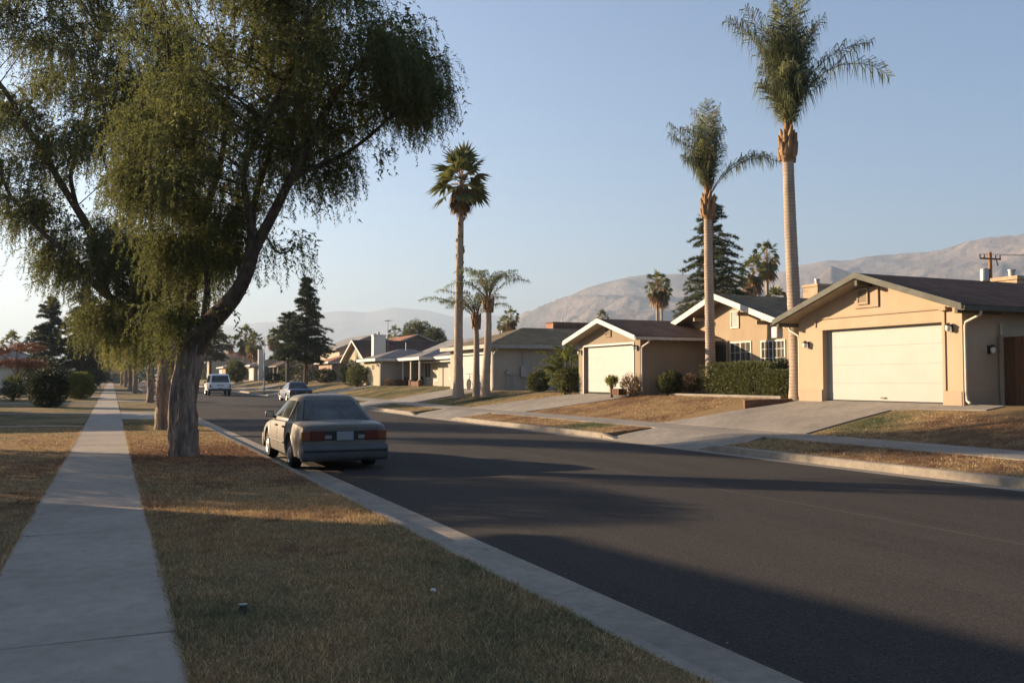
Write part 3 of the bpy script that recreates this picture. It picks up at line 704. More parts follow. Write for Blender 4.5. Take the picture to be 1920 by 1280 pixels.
def wall_lamp(root, x, y, z, face='x'):
    rt = MB(); P = (lambda a, b_, c: (x + a, y + b_, z + c)) if face == 'x' else (lambda a, b_, c: (x + b_, y + a, z + c))
    def bx(m, a0, a1, b0, b1, c0, c1):
        p, q = P(a0, b0, c0), P(a1, b1, c1); m.box(p[0], q[0], p[1], q[1], p[2], q[2])
    bx(rt, -.025, -.002, -.05, .05, -.12, .10); rt.tube([P(-.02, 0, .06), P(-.10, 0, .12), P(-.13, 0, .10)], .011, 6)
    c = P(-.13, 0, 0); rt.lathe([(.02, .115), (.055, .09), (.085, .06), (.085, .05)], c, 12)
    l = rt.build('wall_lamp', M['metal_dark'], root, smooth=40)
    g = MB(); g.lathe([(.06, .05), (.068, -.02), (.05, -.09), (.02, -.105)], c, 12); g.build('lamp_shade', M['lamp_glass'], l, smooth=60); return l

def downspout(root, path, mat=None, r=.038):
    b = MB(); b.tube(path, r, 8); return b.build('downspout', mat or M['pipe'], root, smooth=50)

def chimney(root, mat, x, y, z0, z1, w=.9, d=.7, cap=True, pots=1, name='chimney'):
    b = MB(); b.box(x - d / 2, x + d / 2, y - w / 2, y + w / 2, z0, z1 - .12); b.box(x - d / 2 - .05, x + d / 2 + .05, y - w / 2 - .05, y + w / 2 + .05, z1 - .117, z1)
    c = b.build(name, mat, root)
    if pots:
        p = MB()
        for k in range(pots):
            yy = y + (k - (pots - 1) / 2) * .32; p.lathe([(.10, z1 + .002), (.11, z1 + .2), (.13, z1 + .21), (.13, z1 + .26), (.02, z1 + .27)], (x, yy, 0), 10)
        p.build('flue', M['metal_grey'], c, smooth=40)
    return c

def vent_pipe(root, x, y, z, h=.4):
    b = MB(); b.lathe([(.16, z), (.05, z + .05), (.05, z + h), (.045, z + h)], (x, y, 0), 10); b.build('vent_pipe', M['metal_grey'], root, smooth=40)

def antenna(root, x, y, z0, z1, w=1.3):
    b = MB(); b.tube([(x, y, z0), (x, y, z1)], .022, 6)
    b.tube([(x, y - w / 2, z1 - .06), (x, y + w / 2, z1 - .02)], .014, 6)
    for k in range(7):
        yy = y - w / 2 + w * k / 6; l = .36 - .03 * k; b.tube([(x - l, yy, z1 - .055 + .006 * k), (x + l, yy, z1 - .055 + .006 * k)], .008, 5)
    b.build('antenna', M['metal_dark'], root)

def block(root, wall, roof, trim, x0, x1, y0, y1, ze, kind, rise_=1.2, openings=(), zb=-.5, oh=.5, s=.32, ox=.5):
    if kind == 'hip':
        wall_block(root, wall, x0, x1, y0, y1, zb, ze, None, openings); return roof_hip(root, roof, trim, x0, x1, y0, y1, ze, s, oh)
    if kind == 'gx':
        m = (y0 + y1) / 2; wall_block(root, wall, x0, x1, y0, y1, zb, ze, ('gx', ze + rise_, m), openings)
        return roof_gable(root, roof, trim, x0, x1, y0, y1, ze, ze + rise_, ox=ox, oy=oh)
    m = (x0 + x1) / 2; wall_block(root, wall, x0, x1, y0, y1, zb, ze, ('gy', ze + rise_, m), openings)
    return roof_gable(root, roof, trim, x0, x1, y0, y1, ze, ze + rise_, ox=ox, oy=oh, axis='y')

# ------------------------------------------------------------------ house 1: tan, near right
h = thing('house', 'tan stucco house with wide cream garage door and dark shingle roof', 'house', (19.9, 16.57, 1.08))
DY0, DY1, DZ = .62, 4.99, 2.14
wall_block(h, M['tan'], 0, 15, 0, 6.03, -.6, 2.547, ('gx', 3.53, 3.015), [(DY0, DY1, -.6, DZ)], .2)
roof_gable(h, M['shingle_dark'], M['trim_green'], 0, 15, 0, 6.03, 2.547, 3.53, ox=.6, oy=.5, barge_h=.17)
garage_door(h, M['door_cream'], .2, DY0, DY1, .0, DZ, False)
b = MB(); b.box(-.045, -.002, .50, 5.3, 2.47, 2.53); b.box(-.035, -.002, 5.24, 5.30, DZ + .1, 2.468)
b.box(-.035, -.002, .50, .56, .35, 2.468); b.box(-.12, -.047, .40, .62, 2.43, 2.54)
b.build('door_surround', M['tan_trim'], h, bevel=.008)
for bb in ((-.035, -.002, .02, .60), (-.035, -.002, 5.01, 6.03), (-.035, 2.5, -.035, -.002)):
    b = MB(); b.box(*bb, -.4, .33); b.build('plinth', M['tan_trim'], h, bevel=.008)
b = MB(); b.box(-.05, -.002, 2.72, 3.62, 2.70, 3.27); b.build('vent_board', M['tan_trim'], h, bevel=.006)
louvre(h, M['tan_trim'], 3.06, 3.48, 2.80, 3.26, -.05)
b = MB(); b.lathe([(.03, 0), (.06, .03), (.06, .10), (.075, .16), (.0, .162)], (-.12, 3.0, 3.30), 12); b.build('spotlight', M['metal_dark'], h, smooth=40)
for k in range(3):
    b = MB(); b.box(-.58, 1.0, (-.36, 2.97, 6.3)[k], (-.27, 3.06, 6.39)[k], (2.30, 3.30, 2.30)[k], (2.42, 3.45, 2.42)[k]); b.build('beam_end', M['trim_green'], h)
wall_lamp(h, 0, .32, 1.98); wall_lamp(h, 0, 5.62, 1.72); wall_lamp(h, .95, 0, 1.42, 'y')
downspout(h, [(.0, -.56, 2.36), (.0, -.54, 2.26), (.02, -.10, 2.10), (.03, -.065, 2.0), (.03, -.065, .25), (.03, -.08, .10), (.0, -.2, .03)])
downspout(h, [(.05, 6.56, 2.36), (.05, 6.50, 2.22), (.05, 6.10, 2.02), (.05, 6.08, 1.9), (.05, 6.08, .1)])
b = MB(); b.tube([(1.34, -.06, 2.1), (1.34, -.06, .2), (1.36, -.25, .05)], .03, 8); b.build('drain_pipe', M['pipe'], h, smooth=50)
chimney(h, M['brick_tan'], 7.4, 4.2, 2.9, 4.02, .9, .7)

b = thing('fence', 'brown stained board fence beside the tan house', 'fence', (21.2, 16.5, 1.08))
p = MB(); y = -.1; k = 0
while y > -7.5:
    p.box(0, .022, y - .14, y, -.3 if k else -.3, 1.74 + .012 * math.sin(k * 3.1)); y -= .147; k += 1
p.build('board', M['fence_wood'], b)
p = MB(); p.box(.025, .065, -7.6, 0, .3, .39); p.box(.025, .065, -7.6, 0, 1.4, 1.49); p.build('rail', M['fence_wood'], b)
p = MB(); p.box(-.05, .06, -.09, .0, -.3, 1.80); p.build('post', M['tan_trim'], b, bevel=.008)

# ------------------------------------------------------------------ house 2: beige, white fascias, garage wing in front of a gabled block
h = thing('house', 'beige stucco house with white fascia boards and white garage door behind the palm', 'house', (20, 32.2, 1.12))
wall_block(h, M['beige'], 0, 6, 0, 5.4, -.6, 2.38, ('gx', 3.12, 2.6), [(.55, 4.85, -.6, 2.08)], .14)
roof_gable(h, M['shingle_brown'], M['trim_white'], 0, 6, 0, 5.4, 2.38, 3.12, 2.6, ox=.55, oy=.5)
garage_door(h, M['door_white'], .14, .55, 4.85, 0, 2.08)
b = MB(); b.box(-.03, -.002, .45, 4.95, 2.085, 2.17); b.box(-.03, -.002, .45, .53, -.2, 2.083); b.box(-.03, -.002, 4.87, 4.95, -.2, 2.083); b.build('door_surround', M['trim_white'], h, bevel=.006)
for k in range(8):
    b = MB(); b.box(.3 + k * .62, .39 + k * .62, -.44, .02, 2.19, 2.30); b.build('rafter_tail', M['trim_pale'], h)
louvre(h, M['beige'], 2.36, 2.84, 2.46, 2.98, 0, 6)
wall_lamp(h, 0, .26, 1.92); wall_lamp(h, 0, 5.14, 1.85)
downspout(h, [(.1, -.55, 2.25), (.1, -.52, 2.12), (.04, -.12, 1.95), (.04, -.07, 1.85), (.04, -.07, .1)], M['trim_white'])
c = chimney(h, M['brick_red'], 5.2, 2.9, 2.5, 3.72, .75, .7, pots=2)
antenna(h, 5.6, 2.6, 2.9, 4.75, 1.5)
# main block, set back
wall_block(h, M['putty'], 3.7, 15, -4.75, 2.3, -.6, (2.78, 2.95), ('gx', 4.03, -.95))
roof_gable(h, M['shingle_olive'], M['trim_white'], 3.7, 15, -4.75, 2.3, (2.78, 2.95), 4.03, -.95, ox=.7, oy=.6, t=.14, barge_h=.24)
for yy, zz in ((1.55, 2.93), (.55, 3.28), (-2.4, 3.34), (-3.6, 2.92)):
    b = MB(); b.box(3.06, 3.72, yy - .05, yy + .05, zz - .17, zz - .02); b.build('lookout', M['soffit'], h)
louvre(h, M['trim_white'], -1.75, -1.2, 2.72, 3.45, 3.7, 8)
window(h, M['trim_white'], -2.52, -1.12, .8, 2.16, 3.7, cols=2, sub=(2, 3))
window(h, M['trim_white'], -4.55, -3.10, .75, 2.14, 3.7, cols=2, sub=(3, 4))
b = MB(); b.box(3.64, 3.695, -.95, .0, .0, 2.06); d = b.build('front_door', M['door_dark'], h)
k = MB(); k.box(3.6, 3.697, -1.05, -.97, 0, 2.14); k.box(3.6, 3.697, .02, .1, 0, 2.14); k.box(3.6, 3.697, -1.05, .1, 2.143, 2.22); k.build('door_frame', M['putty'], d)
b = MB(); b.box(2.95, 3.25, -4.95, -4.6, 2.15, 2.60); b.build('gutter_box', M['trim_white'], h, bevel=.05)
chimney(h, M['brick_tan'], 9.0, -.5, 3.5, 4.85, .9, .8)

# ------------------------------------------------------------------ house 3: olive hip roof behind the three palms
h = thing('house', 'grey stucco house with olive hip roof and cream garage door behind three palms', 'house', (20, 48.2, 1.12))
block(h, M['bluegrey'], M['shingle_olive'], M['trim_pale'], 0, 13, 0, 7.0, 2.42, 'hip', openings=[(1.25, 5.6, -.6, 2.08)], s=.31)
garage_door(h, M['door_white'], .14, 1.25, 5.6, 0, 2.08)
b = MB(); b.box(-.03, -.002, 1.15, 5.7, 2.085, 2.17); b.build('door_surround', M['trim_white'], h)
wall_lamp(h, 0, .6, 1.8); vent_pipe(h, 2.6, 4.6, 3.2, .5)
downspout(h, [(.1, -.5, 2.4), (.1, -.46, 2.28), (.05, -.1, 2.05), (.05, -.07, 1.95), (.05, -.07, .1)], M['trim_white'])
b = MB(); b.tube([(.9, -.13, .0), (.9, -.13, .85), (1.3, -.13, .85), (1.3, -.13, .0)], .035, 8)
b.lathe([(.0, -.09), (.13, -.09), (.15, 0), (.13, .09), (0, .09)], (.9, -.18, 1.0), 12, 'y'); b.build('gas_meter', M['metal_grey'], h, smooth=40)
b = MB(); b.box(1.75, 2.15, -.18, -.003, .75, 1.35); b.tube([(1.95, -.1, 1.35), (1.95, -.1, 2.4)], .03, 8); b.tube([(1.95, -.1, .0), (1.95, -.1, .75)], .025, 8); b.build('meter_box', M['metal_grey'], h)
block(h, M['bluegrey'], M['shingle_grey'], M['trim_pale'], 5.0, 13.5, 7.05, 12, 2.35, 'hip', s=.30)
b = thing('bicycle', 'dark bicycle leaning against the cream garage door', 'bicycle', (19.62, 49.9, 1.08), R(90))
for yy in (0, 1.02):
    w = MB(); w.lathe([(.30, -.012), (.335, -.02), (.335, .02), (.30, .012)], (yy, 0, .335), 24, 'y'); wl = w.build('wheel', M['rubber'], b)
    s = MB()
    for q in range(9): a = math.pi * q / 9; s.tube([(yy - .3 * math.cos(a), 0, .335 - .3 * math.sin(a)), (yy + .3 * math.cos(a), 0, .335 + .3 * math.sin(a))], .003, 4)
    s.build('spoke', M['metal_grey'], wl)
f = MB(); sc = [((0, .335), (.38, .29)), ((.38, .29), (.27, .86)), ((0, .335), (.3, .74)), ((.3, .74), (.86, .78)), ((.38, .29), (.86, .70)), ((.84, .95), (1.02, .335))]
for (a, c), (d, e) in sc: f.tube([(a, 0, c), (d, 0, e)], .016, 6)
f.build('frame', M['metal_dark'], b)
f = MB(); f.tube([(.84, -.24, .98), (.84, 0, .96), (.84, .24, .98)], .013, 6); f.build('handlebar', M['metal_dark'], b)
f = MB(); f.add([(.14, -.07, .88), (.14, .07, .88), (.42, .02, .89), (.42, -.02, .89), (.16, -.05, .83), (.16, .05, .83), (.40, .01, .86), (.40, -.01, .86)], [(0, 1, 2, 3), (7, 6, 5, 4), (0, 4, 5, 1), (1, 5, 6, 2), (2, 6, 7, 3), (3, 7, 4, 0)]); f.build('saddle', M['black_trim'], b, bevel=.01)

# ------------------------------------------------------------------ house 4: pale grey roofs, numbered wall, porch
h = thing('house', 'cream house with pale grey hip roofs and house number beside the round hedges', 'house', (20, 72.1, 1.12))
block(h, M['cream'], M['shingle_grey'], M['trim_white'], 0, 6, 0, 5.0, 2.12, 'hip', s=.30)
b = MB(); b.box(.05, 3.4, -.02, -.003, -.3, 2.1); b.build('shade_sheet', M['grey_wall'], h)  # grey sheet over the cream wall: this side's shade put into colour
block(h, M['bluegrey'], M['shingle_bluegrey'], M['trim_white'], 3.4, 12, -14.5, 4.6, 2.2, 'gy', 1.75, oh=.7, ox=.5)
block(h, M['bluegrey'], M['shingle_grey'], M['trim_white'], 3.0, 7, -12.5, -5.8, 2.14, 'hip', s=.34, oh=.55)
roof_hip(h, M['shingle_grey'], M['trim_white'], 1.7, 6, -6.0, -.6, 2.12, .30, .4)
for k, (xx, yy) in enumerate(((1.6, -1.2), (1.6, -3.4), (1.6, -5.6))):
    b = MB(); b.box(xx - .06, xx + .06, yy - .06, yy + .06, .0, 2.11); p = b.build('porch_post', M['trim_white'], h)
    b = MB(); b.box(xx - .15, xx + .15, yy - .15, yy + .15, -.3, .55); b.build('post_base', M['brick_dark'], p)
window(h, M['trim_white'], -3.0, -1.5, .7, 1.95, 3.4, cols=2); window(h, M['trim_white'], -5.4, -4.0, .5, 1.95, 3.4, cols=2, glass='curtain'); window(h, M['trim_white'], -10.5, -8.6, .7, 1.95, 3.0, cols=2, glass='curtain')
b = MB(); b.box(1.5, 1.58, -5.6, -3.5, -.1, .45); b.build('porch_wall', M['brick_dark'], h)
downspout(h, [(.05, -.5, 2.1), (.05, -.1, 1.85), (.05, -.08, .1)], M['trim_white']); vent_pipe(h, 2.6, 1.2, 3.0, .7); vent_pipe(h, 4.5, -6.5, 3.25, .75); wall_lamp(h, 0, .35, 1.75)
fc = bpy.data.curves.new('house_number', 'FONT'); fc.body = '152'; fc.size = .52; fc.extrude = .012; fc.align_x = 'CENTER'
fo = link(bpy.data.objects.new('house_number', fc), h); fo.location = (-.015, 2.0, 1.42); fo.rotation_euler = (R(90), 0, R(-90)); fc.materials.append(M['metal_dark'])
dg = bpy.context.evaluated_depsgraph_get(); dg.update(); fm = bpy.data.meshes.new_from_object(fo.evaluated_get(dg)); fn = link(bpy.data.objects.new('number_sign', fm), h); fn.location = fo.location; fn.rotation_euler = fo.rotation_euler; bpy.data.objects.remove(fo)

# ------------------------------------------------------------------ house 5: cream gable with tall stucco chimney
h = thing('house', 'cream gabled house with tall stucco chimney and steep white bargeboards', 'house', (22, 83.4, 1.15))
block(h, M['cream'], M['shingle_brown'], M['trim_white'], 0, 12, 0, 8.6, 2.45, 'gx', 1.85, oh=.5, ox=.5)
louvre(h, M['cream'], 4.0, 4.6, 2.75, 3.7, 0, 6); window(h, M['trim_white'], 1.6, 3.2, .6, 1.95, 0, cols=4); window(h, M['trim_white'], 4.3, 5.6, .6, 1.95, 0, cols=2)
chimney(h, M['white_wall'], .9, -.42, -.5, 4.75, .8, 1.15); antenna(h, 1.9, -.1, 2.7, 6.15, 1.7)

# ------------------------------------------------------------------ house 6: pink, terracotta hip
h = thing('house', 'pink stucco house with terracotta tiled hip roof behind clipped bushes', 'house', (24, 107.8, 1.45))
block(h, M['pink'], M['shingle_terra'], M['trim_white'], 0, 7, 0, 7.2, 2.2, 'hip', s=.33)
b = MB(); b.box(.06, 4.5, -.02, -.003, -.4, 2.19); b.build('shade_sheet', M['beige'], h)  # duller sheet on the pink wall, painting its sunless side as shaded
block(h, M['pink'], M['shingle_brown'], M['trim_white'], 5.0, 20, -1.0, 8.5, 2.5, 'gx', 1.9); garage_door(h, M['pink'], -.03, 1.3, 6.0, 0, 2.05, False)
downspout(h, [(.05, -.5, 2.2), (.05, -.1, 1.9), (.05, -.08, .1)], M['trim_white'])
# ------------------------------------------------------------------ houses further up the street and on the streets behind
h = thing('house', 'low olive roofed house with dark open carport behind the dark pine', 'house', (20, 143.5, 1.55))
block(h, M['cream'], M['shingle_olive'], M['trim_white'], 0, 7, 0, 5.5, 2.2, 'hip', s=.3, oh=.7); garage_door(h, M['door_white'], -.03, .8, 4.6, 0, 2.0, False)
block(h, M['beige'], M['shingle_olive'], M['trim_white'], 5, 14, -9, 6, 2.3, 'gy', 1.9, oh=.8)
b = MB(); b.box(4.955, 4.998, -6.5, -1.0, 0, 2.05); b.build('carport_shade', M['door_dark'], h)  # dark painted sheet standing for the shade inside the carport
block(h, M['beige'], M['shingle_brown'], M['trim_pale'], 2.2, 6, -8.5, -.5, 2.15, 'gy', .8, oh=.3, zb=1.95)
for yy in (-8.2, -4.5, -.9):
    b = MB(); b.box(2.15, 2.3, yy - .07, yy + .07, -.3, 1.95); b.build('carport_post', M['trim_white'], h)
chimney(h, M['white_wall'], .9, -.55, -.4, 4.75, .6, .75, pots=0)
h = thing('house', 'far grey roofed house beyond the white pickup', 'house', (20.5, 186, 1.7))
block(h, M['pink'], M['shingle_grey'], M['trim_white'], 0, 8, 0, 12, 2.3, 'hip', s=.3); block(h, M['beige'], M['shingle_olive'], M['trim_pale'], 4, 14, -10, 0, 2.4, 'gy', 1.6)
garage_door(h, M['door_white'], -.03, 6, 10.5, 0, 2.0, False)
h = thing('house', 'small far cream two storey house with arched gable', 'house', (20.0, 211, 1.7))
block(h, M['cream'], M['shingle_terra'], M['trim_white'], 0, 9, 0, 7.5, 5.0, 'gx', 1.1); window(h, M['trim_white'], 2.4, 3.6, 3.2, 4.6, 0, cols=1); window(h, M['trim_white'], 4.6, 5.8, 3.2, 4.6, 0, cols=1)
h = thing('house', 'two storey house with grey roof rising behind the cream gable', 'house', (33, 121, 1.6))
block(h, M['bluegrey'], M['shingle_bluegrey'], M['trim_pale'], -5, 4.5, 0, 14, 4.3, 'gy', 1.9, oh=.6); window(h, M['trim_white'], -1.5, .2, 2.6, 3.9, 0, 'y')
h = thing('house', 'house with bright orange tiled gable roof behind the grey roofs', 'house', (36, 112, 1.6))
block(h, M['beige'], M['shingle_terra'], M['trim_pale'], -4.2, 4.2, 0, 13, 4.2, 'gy', 1.6, oh=.5); window(h, M['trim_white'], -3, -1.4, 2.6, 3.7, 0, 'y')
h = thing('building', 'flat roofed red brick building above the olive roof', 'building', (40, 80.6, 1.3))
wall_block(h, M['brick_red'], 0, 9, 0, 1.6, -.3, 6.0); b = MB(); b.box(-.06, 9.06, -.06, 1.66, 6.003, 6.12); b.build('coping', M['brick_dark'], h)
b = MB(); b.box(.1, 8.9, -.025, -.003, 0, 5.9); b.build('shade_sheet', M['brick_dark'], h); vent_pipe(h, 1.4, .8, 6.12, .4); vent_pipe(h, 4.2, .8, 6.12, .35)  # brown brick sheet darkens the unlit long side by colour
# the row on the near side of the street (most of it beyond the left edge of the photograph)
def near_house(label, y0, y1, wall, roof, x1=-9.0, depth=9.5, ze=2.5, kind='hip', s=.3, rise_=1.4):
    h = thing('house', label, 'house', (x1, y0, .2)); W_ = y1 - y0
    block(h, M[wall], M[roof], M['trim_white'], -depth, 0, 0, W_, ze, kind, rise_, s=s)
    for a, c in ((.14, .3), (.55, .8)):
        b = MB(); ya, yb = W_ * a, W_ * c
        b.box(.003, .04, ya, yb, .8, 2.1); w = b.build('window', M['trim_white'], h); p = MB(); p.box(.042, .048, ya + .06, yb - .06, .86, 2.04); p.build('pane', M['glass'], w)
    b = MB(); b.box(.003, .05, W_ * .40, W_ * .40 + .95, 0, 2.05); b.build('front_door', M['door_dark'], h); return h
# ------------------------------------------------------------------ plants
rng = np.random.default_rng(31)
RV, DV = np.array([.915, -.4035, 0]), np.array([.4035, .915, 0])      # across and along the line of sight, for laying out limbs
def loc3(r, z, d): return RV * r + DV * d + np.array([0, 0, z])
def spline(P, n):
    P = np.asarray(P, float); m = len(P); T = np.linspace(0, m - 1, n); out = []
    Q = np.vstack([2 * P[0] - P[1], P, 2 * P[-1] - P[-2]])
    for t in T:
        i = min(int(t), m - 2); u = t - i; a, b, c, d = Q[i], Q[i + 1], Q[i + 2], Q[i + 3]
        out.append(.5 * ((2 * b) + (c - a) * u + (2 * a - 5 * b + 4 * c - d) * u * u + (3 * b - a - 3 * c + d) * u ** 3))
    return np.array(out)

def limb(nb, pts, r0, r1, n=24, seg=10, rough=.06, flare=0.0, seed=0.0):
    P = spline(pts, n); t = np.linspace(0, 1, n); r = r0 + (r1 - r0) * t ** .85
    if flare: r = r * (1 + flare * np.exp(-t * n / 3.2))
    a = np.linspace(0, 2 * np.pi, seg, endpoint=False); J = np.ones((n, seg))
    for i in range(n):
        for k in range(seg):
            q = Vector((math.cos(a[k]) * 2.2, math.sin(a[k]) * 2.2, P[i][2] * .9 + seed))
            J[i, k] = 1 + rough * 2.2 * noise.noise(q) + rough * 1.6 * (abs(noise.noise(q * 2.7)) - .25) + (rough * 1.5 * (.3 - abs(noise.noise(Vector((math.cos(a[k]) * 7, math.sin(a[k]) * 7, P[i][2] * 1.6 + seed))))) if seg > 40 else 0) + (flare * .5 * max(0, math.sin(a[k] * 5 + seed)) * math.exp(-i / 3.0) if flare else 0)
    V, F = tube_np(P, r, seg, J); nb.add(V, F); return P, r

def strands(nb, C, per, spread, length, step, leaf, wid, up=.25, out=None):
    """weeping shoots: from each clump centre shoots arch outwards, then hang, with slim leaflets along them"""
    n = len(C) * per; c = np.repeat(C, per, 0) + rng.normal(0, spread * .35, (n, 3)) * np.array([1, 1, .6])
    a = rng.uniform(0, 2 * np.pi, n); o = np.stack([np.cos(a), np.sin(a), np.zeros(n)], 1)
    if out is not None: o = unit(o + np.repeat(out, per, 0) * .9)
    L = length * rng.uniform(.45, 1.2, n); S_ = spread * rng.uniform(.4, 1.3, n); m = int(length * 1.2 / step); sway = rng.normal(0, .10, (n, 2))
    Ps, Ts = [], []
    for j in range(m):
        s = j * step; k = s < L
        if not k.any(): continue
        u = s / L[k]; x = S_[k] * (1 - np.exp(-2.6 * u)); z = up * S_[k] * np.sin(np.minimum(u * 3.4, np.pi)) - L[k] * u ** 1.35 * .95
        p = c[k] + o[k] * x[:, None]; p[:, 2] += z; p[:, :2] += sway[k] * (u ** 1.5)[:, None]
        Ps.append(p); tdir = o[k] * (S_[k] * 2.6 * np.exp(-2.6 * u) / L[k])[:, None]; tdir[:, 2] = -1.1 * u ** .35 + .25; Ts.append(unit(tdir))
    P = np.concatenate(Ps); T = np.concatenate(Ts)
    for sgn in (0, 1):
        side = unit(np.cross(T, rng.normal(size=P.shape)))
        D = unit(T * .6 + side * rng.uniform(.4, 1.4, (len(P), 1)) + np.array([0, 0, -.25]))
        leaf_tris(nb, P + rng.normal(0, .012, P.shape), D, leaf * rng.uniform(.6, 1.3, len(P)), wid * rng.uniform(.7, 1.3, len(P)))

def clumps_in(ells, n_each):
    out = []
    for (r, z, d), (a, b, c), n in [(e[0], e[1], e[2] if len(e) > 2 else n_each) for e in ells]:
        q = rdir(n) * (rng.uniform(.25, 1, (n, 1)) ** .5); out += [loc3(r + v[0] * a, z + v[2] * b, d + v[1] * c) for v in q]
    return np.array(out)

def twigs(nb, skel, C, r=.013, seg=4, maxlen=3.2):
    for c in C:
        dd = np.linalg.norm(skel - c, axis=1) + .35 * np.maximum(0, skel[:, 2] - c[2] + .2) * 3
        s = skel[int(np.argmin(dd))]; l = np.linalg.norm(c - s)
        if l > maxlen: s = c + (s - c) * maxlen / l
        mid = (s + c) / 2 + np.array([0, 0, .10 * l]) + rng.normal(0, .05 * l, 3)
        P = spline([s, mid, c], 6); V, F = tube_np(P, np.linspace(r * (1 + .35 * l), r * .4, 6), seg); nb.add(V, F)

def pepper_tree(label, base, limbs, ells, n_each, per, spread, length, step, leaf, wid, group=None, mat='pepper', trunk_seg=14, flare=.22, extra=None, fill=True):
    root = thing('pepper_tree', label, 'tree', base, 0, group)
    hole = rng.uniform(0, 100, 3)
    sk = []
    for i, (pts, r0, r1) in enumerate(limbs):
        nb = NB(4); P, r = limb(nb, [loc3(*p) for p in pts], r0, r1, 84 if i == 0 else 26, (72 if trunk_seg > 10 else 16) if i == 0 else trunk_seg, .13 if i == 0 else .09, flare if i == 0 else 0, i * 3.7 + base[1])
        if i: sk.append(P[3:])
        nb.build('limb' if i else 'trunk', M['limb_bark' if i else 'bark'], root, smooth=True)
    sk = np.concatenate(sk); C = clumps_in(ells, n_each); C = C[[noise.noise(Vector(c * .62 + hole)) > -.27 for c in C]]; nb = NB(4); twigs(nb, sk, C); tag(nb.build('twigs', M['twig'], root, smooth=True), kind='stuff')
    ctr = sk.mean(0); o = C - ctr; o[:, 2] = 0; o = unit(o)
    nb = NB(3); strands(nb, C, per, spread, length, step, leaf, wid, out=o)
    lo = np.argsort(C[:, 2] - .55 * np.linalg.norm((C - ctr)[:, :2], axis=1))[:int(len(C) * .16)]; strands(nb, C[lo], 8, spread, length * 1.45, step, leaf, wid, out=o[lo])
    if fill: strands(nb, C + rng.normal(0, .25, C.shape), 7, spread * .9, length * .55, step * 1.3, leaf * 1.35, wid * 1.7, up=.6)
    if extra: extra(nb)
    nb.build('crown', M[mat], root); return root

px = lambda b0, b1, s: (lambda x, y, d=0.0: ((x - b0) * s, (b1 - y) * s, d))
A = px(345, 855, .0110)
limbsA = [([A(348, 868), A(347, 800), A(348, 735), A(354, 680, .1), A(362, 640, .1), A(378, 618, .1)], .275, .22),
          ([A(360, 655, .05), A(385, 615, .05), A(415, 585), A(445, 553, -.1), A(468, 512, -.2), A(484, 470, -.3), A(518, 410, -.4), A(556, 340, -.5), A(606, 245, -.6), A(660, 160, -.7), A(715, 110, -.8)], .235, .035),
          ([A(466, 515, -.2), A(468, 440, 0), A(472, 360, .2), A(496, 255, .5), A(520, 150, .7), A(530, 40, .9)], .10, .03),
          ([A(484, 480, -.3), A(482, 410, -.7), A(486, 330, -1.1), A(560, 200, -1.5), A(610, 60, -1.7)], .09, .03),
          ([A(352, 660, .1), A(335, 590, .6), A(330, 500, 1.0), A(345, 380, 1.2), A(372, 250, 1.4), A(380, 90, 1.5)], .17, .04),
          ([A(372, 640, .1), A(377, 590, .2), A(372, 520, .5), A(350, 420, .8), A(300, 260, 1.2), A(260, 110, 1.4)], .10, .03),
          ([A(556, 340, -.5), A(640, 290, .0), A(710, 220, .4), A(765, 150, .5)], .06, .02), ([A(500, 440, -.3), A(530, 480, -.5), A(560, 478, -.6)], .03, .01)]
ellA = [(A(640, 80, -.3), (1.75, 1.5, 2.4), 34), (A(430, 60, 0), (2.0, 2.3, 2.6), 46), (A(745, 140, -.2), (.75, .95, 1.5), 22), (A(560, 225, .2), (1.1, 1.1, 2.0), 20),
        (A(385, 300, .1), (1.7, 1.6, 2.2), 34), (A(372, 440, .6), (.85, 1.0, 1.4), 16), (A(556, 474, -.6), (.12, .06, .2), 1), (A(606, 312, -.2), (.3, .2, .6), 2), (A(512, 505, .4), (.15, .1, .3), 1), (A(352, 600, -.2), (.35, .25, .3), 3)]
pepper_tree('large weeping pepper tree with thick furrowed trunk leaning towards the road', (1.35, 19.8, .15), limbsA, [(a_, b_, int(c_ * 1.9)) for a_, b_, c_ in ellA], 20, 18, .52, .76, .029, .085, .021)
B = px(312, 805, .0167)
limbsB = [([B(312, 818), B(311, 760), B(311, 715), B(314, 680), B(318, 655), B(324, 635)], .26, .22),
          ([B(318, 665), B(296, 632), B(262, 596), B(224, 568, -.2), B(196, 545, -.4), B(150, 488, -.7), B(100, 440, -.9), B(45, 375, -1.0)], .19, .05),
          ([B(205, 552, -.4), B(192, 505, -.3), B(185, 470, -.2), B(165, 420, -.3), B(135, 370, -.4), B(100, 305, -.6), B(62, 240, -.8), B(38, 192, -1), B(8, 150, -1), B(-40, 60, -1)], .17, .05),
          ([B(150, 400, -.3), B(124, 330, .1), B(124, 280, .4), B(140, 150, .8), B(150, 30, 1)], .08, .03),
          ([B(320, 650), B(334, 560, .2), B(342, 470, .4), B(330, 330, .7), B(300, 180, .9), B(280, 20, 1)], .18, .05),
          ([B(318, 660), B(290, 560, .6), B(262, 450, 1.0), B(230, 300, 1.3), B(210, 120, 1.6)], .11, .03),
          ([B(45, 375, -1), B(10, 300, -1.1), B(-60, 220, -1.1)], .05, .02)]
ellB = [(B(150, 40, 0), (3.2, 2.6, 2.6), 56), (B(290, 120, .2), (2.2, 2.4, 2.4), 34), (B(40, 270, -.3), (1.7, 1.5, 1.8), 22), (B(250, 300, -.1), (2.0, 2.2, 2.2), 34), (B(160, 470, -.2), (1.1, .9, 1.3), 16),
        (B(285, 500, 0), (1.5, 1.2, 1.6), 26), (B(60, 390, -.6), (.7, .35, .8), 7), (B(200, 590, .4), (.8, .4, .8), 8), (B(120, 500, -.4), (.35, .3, .5), 4)]
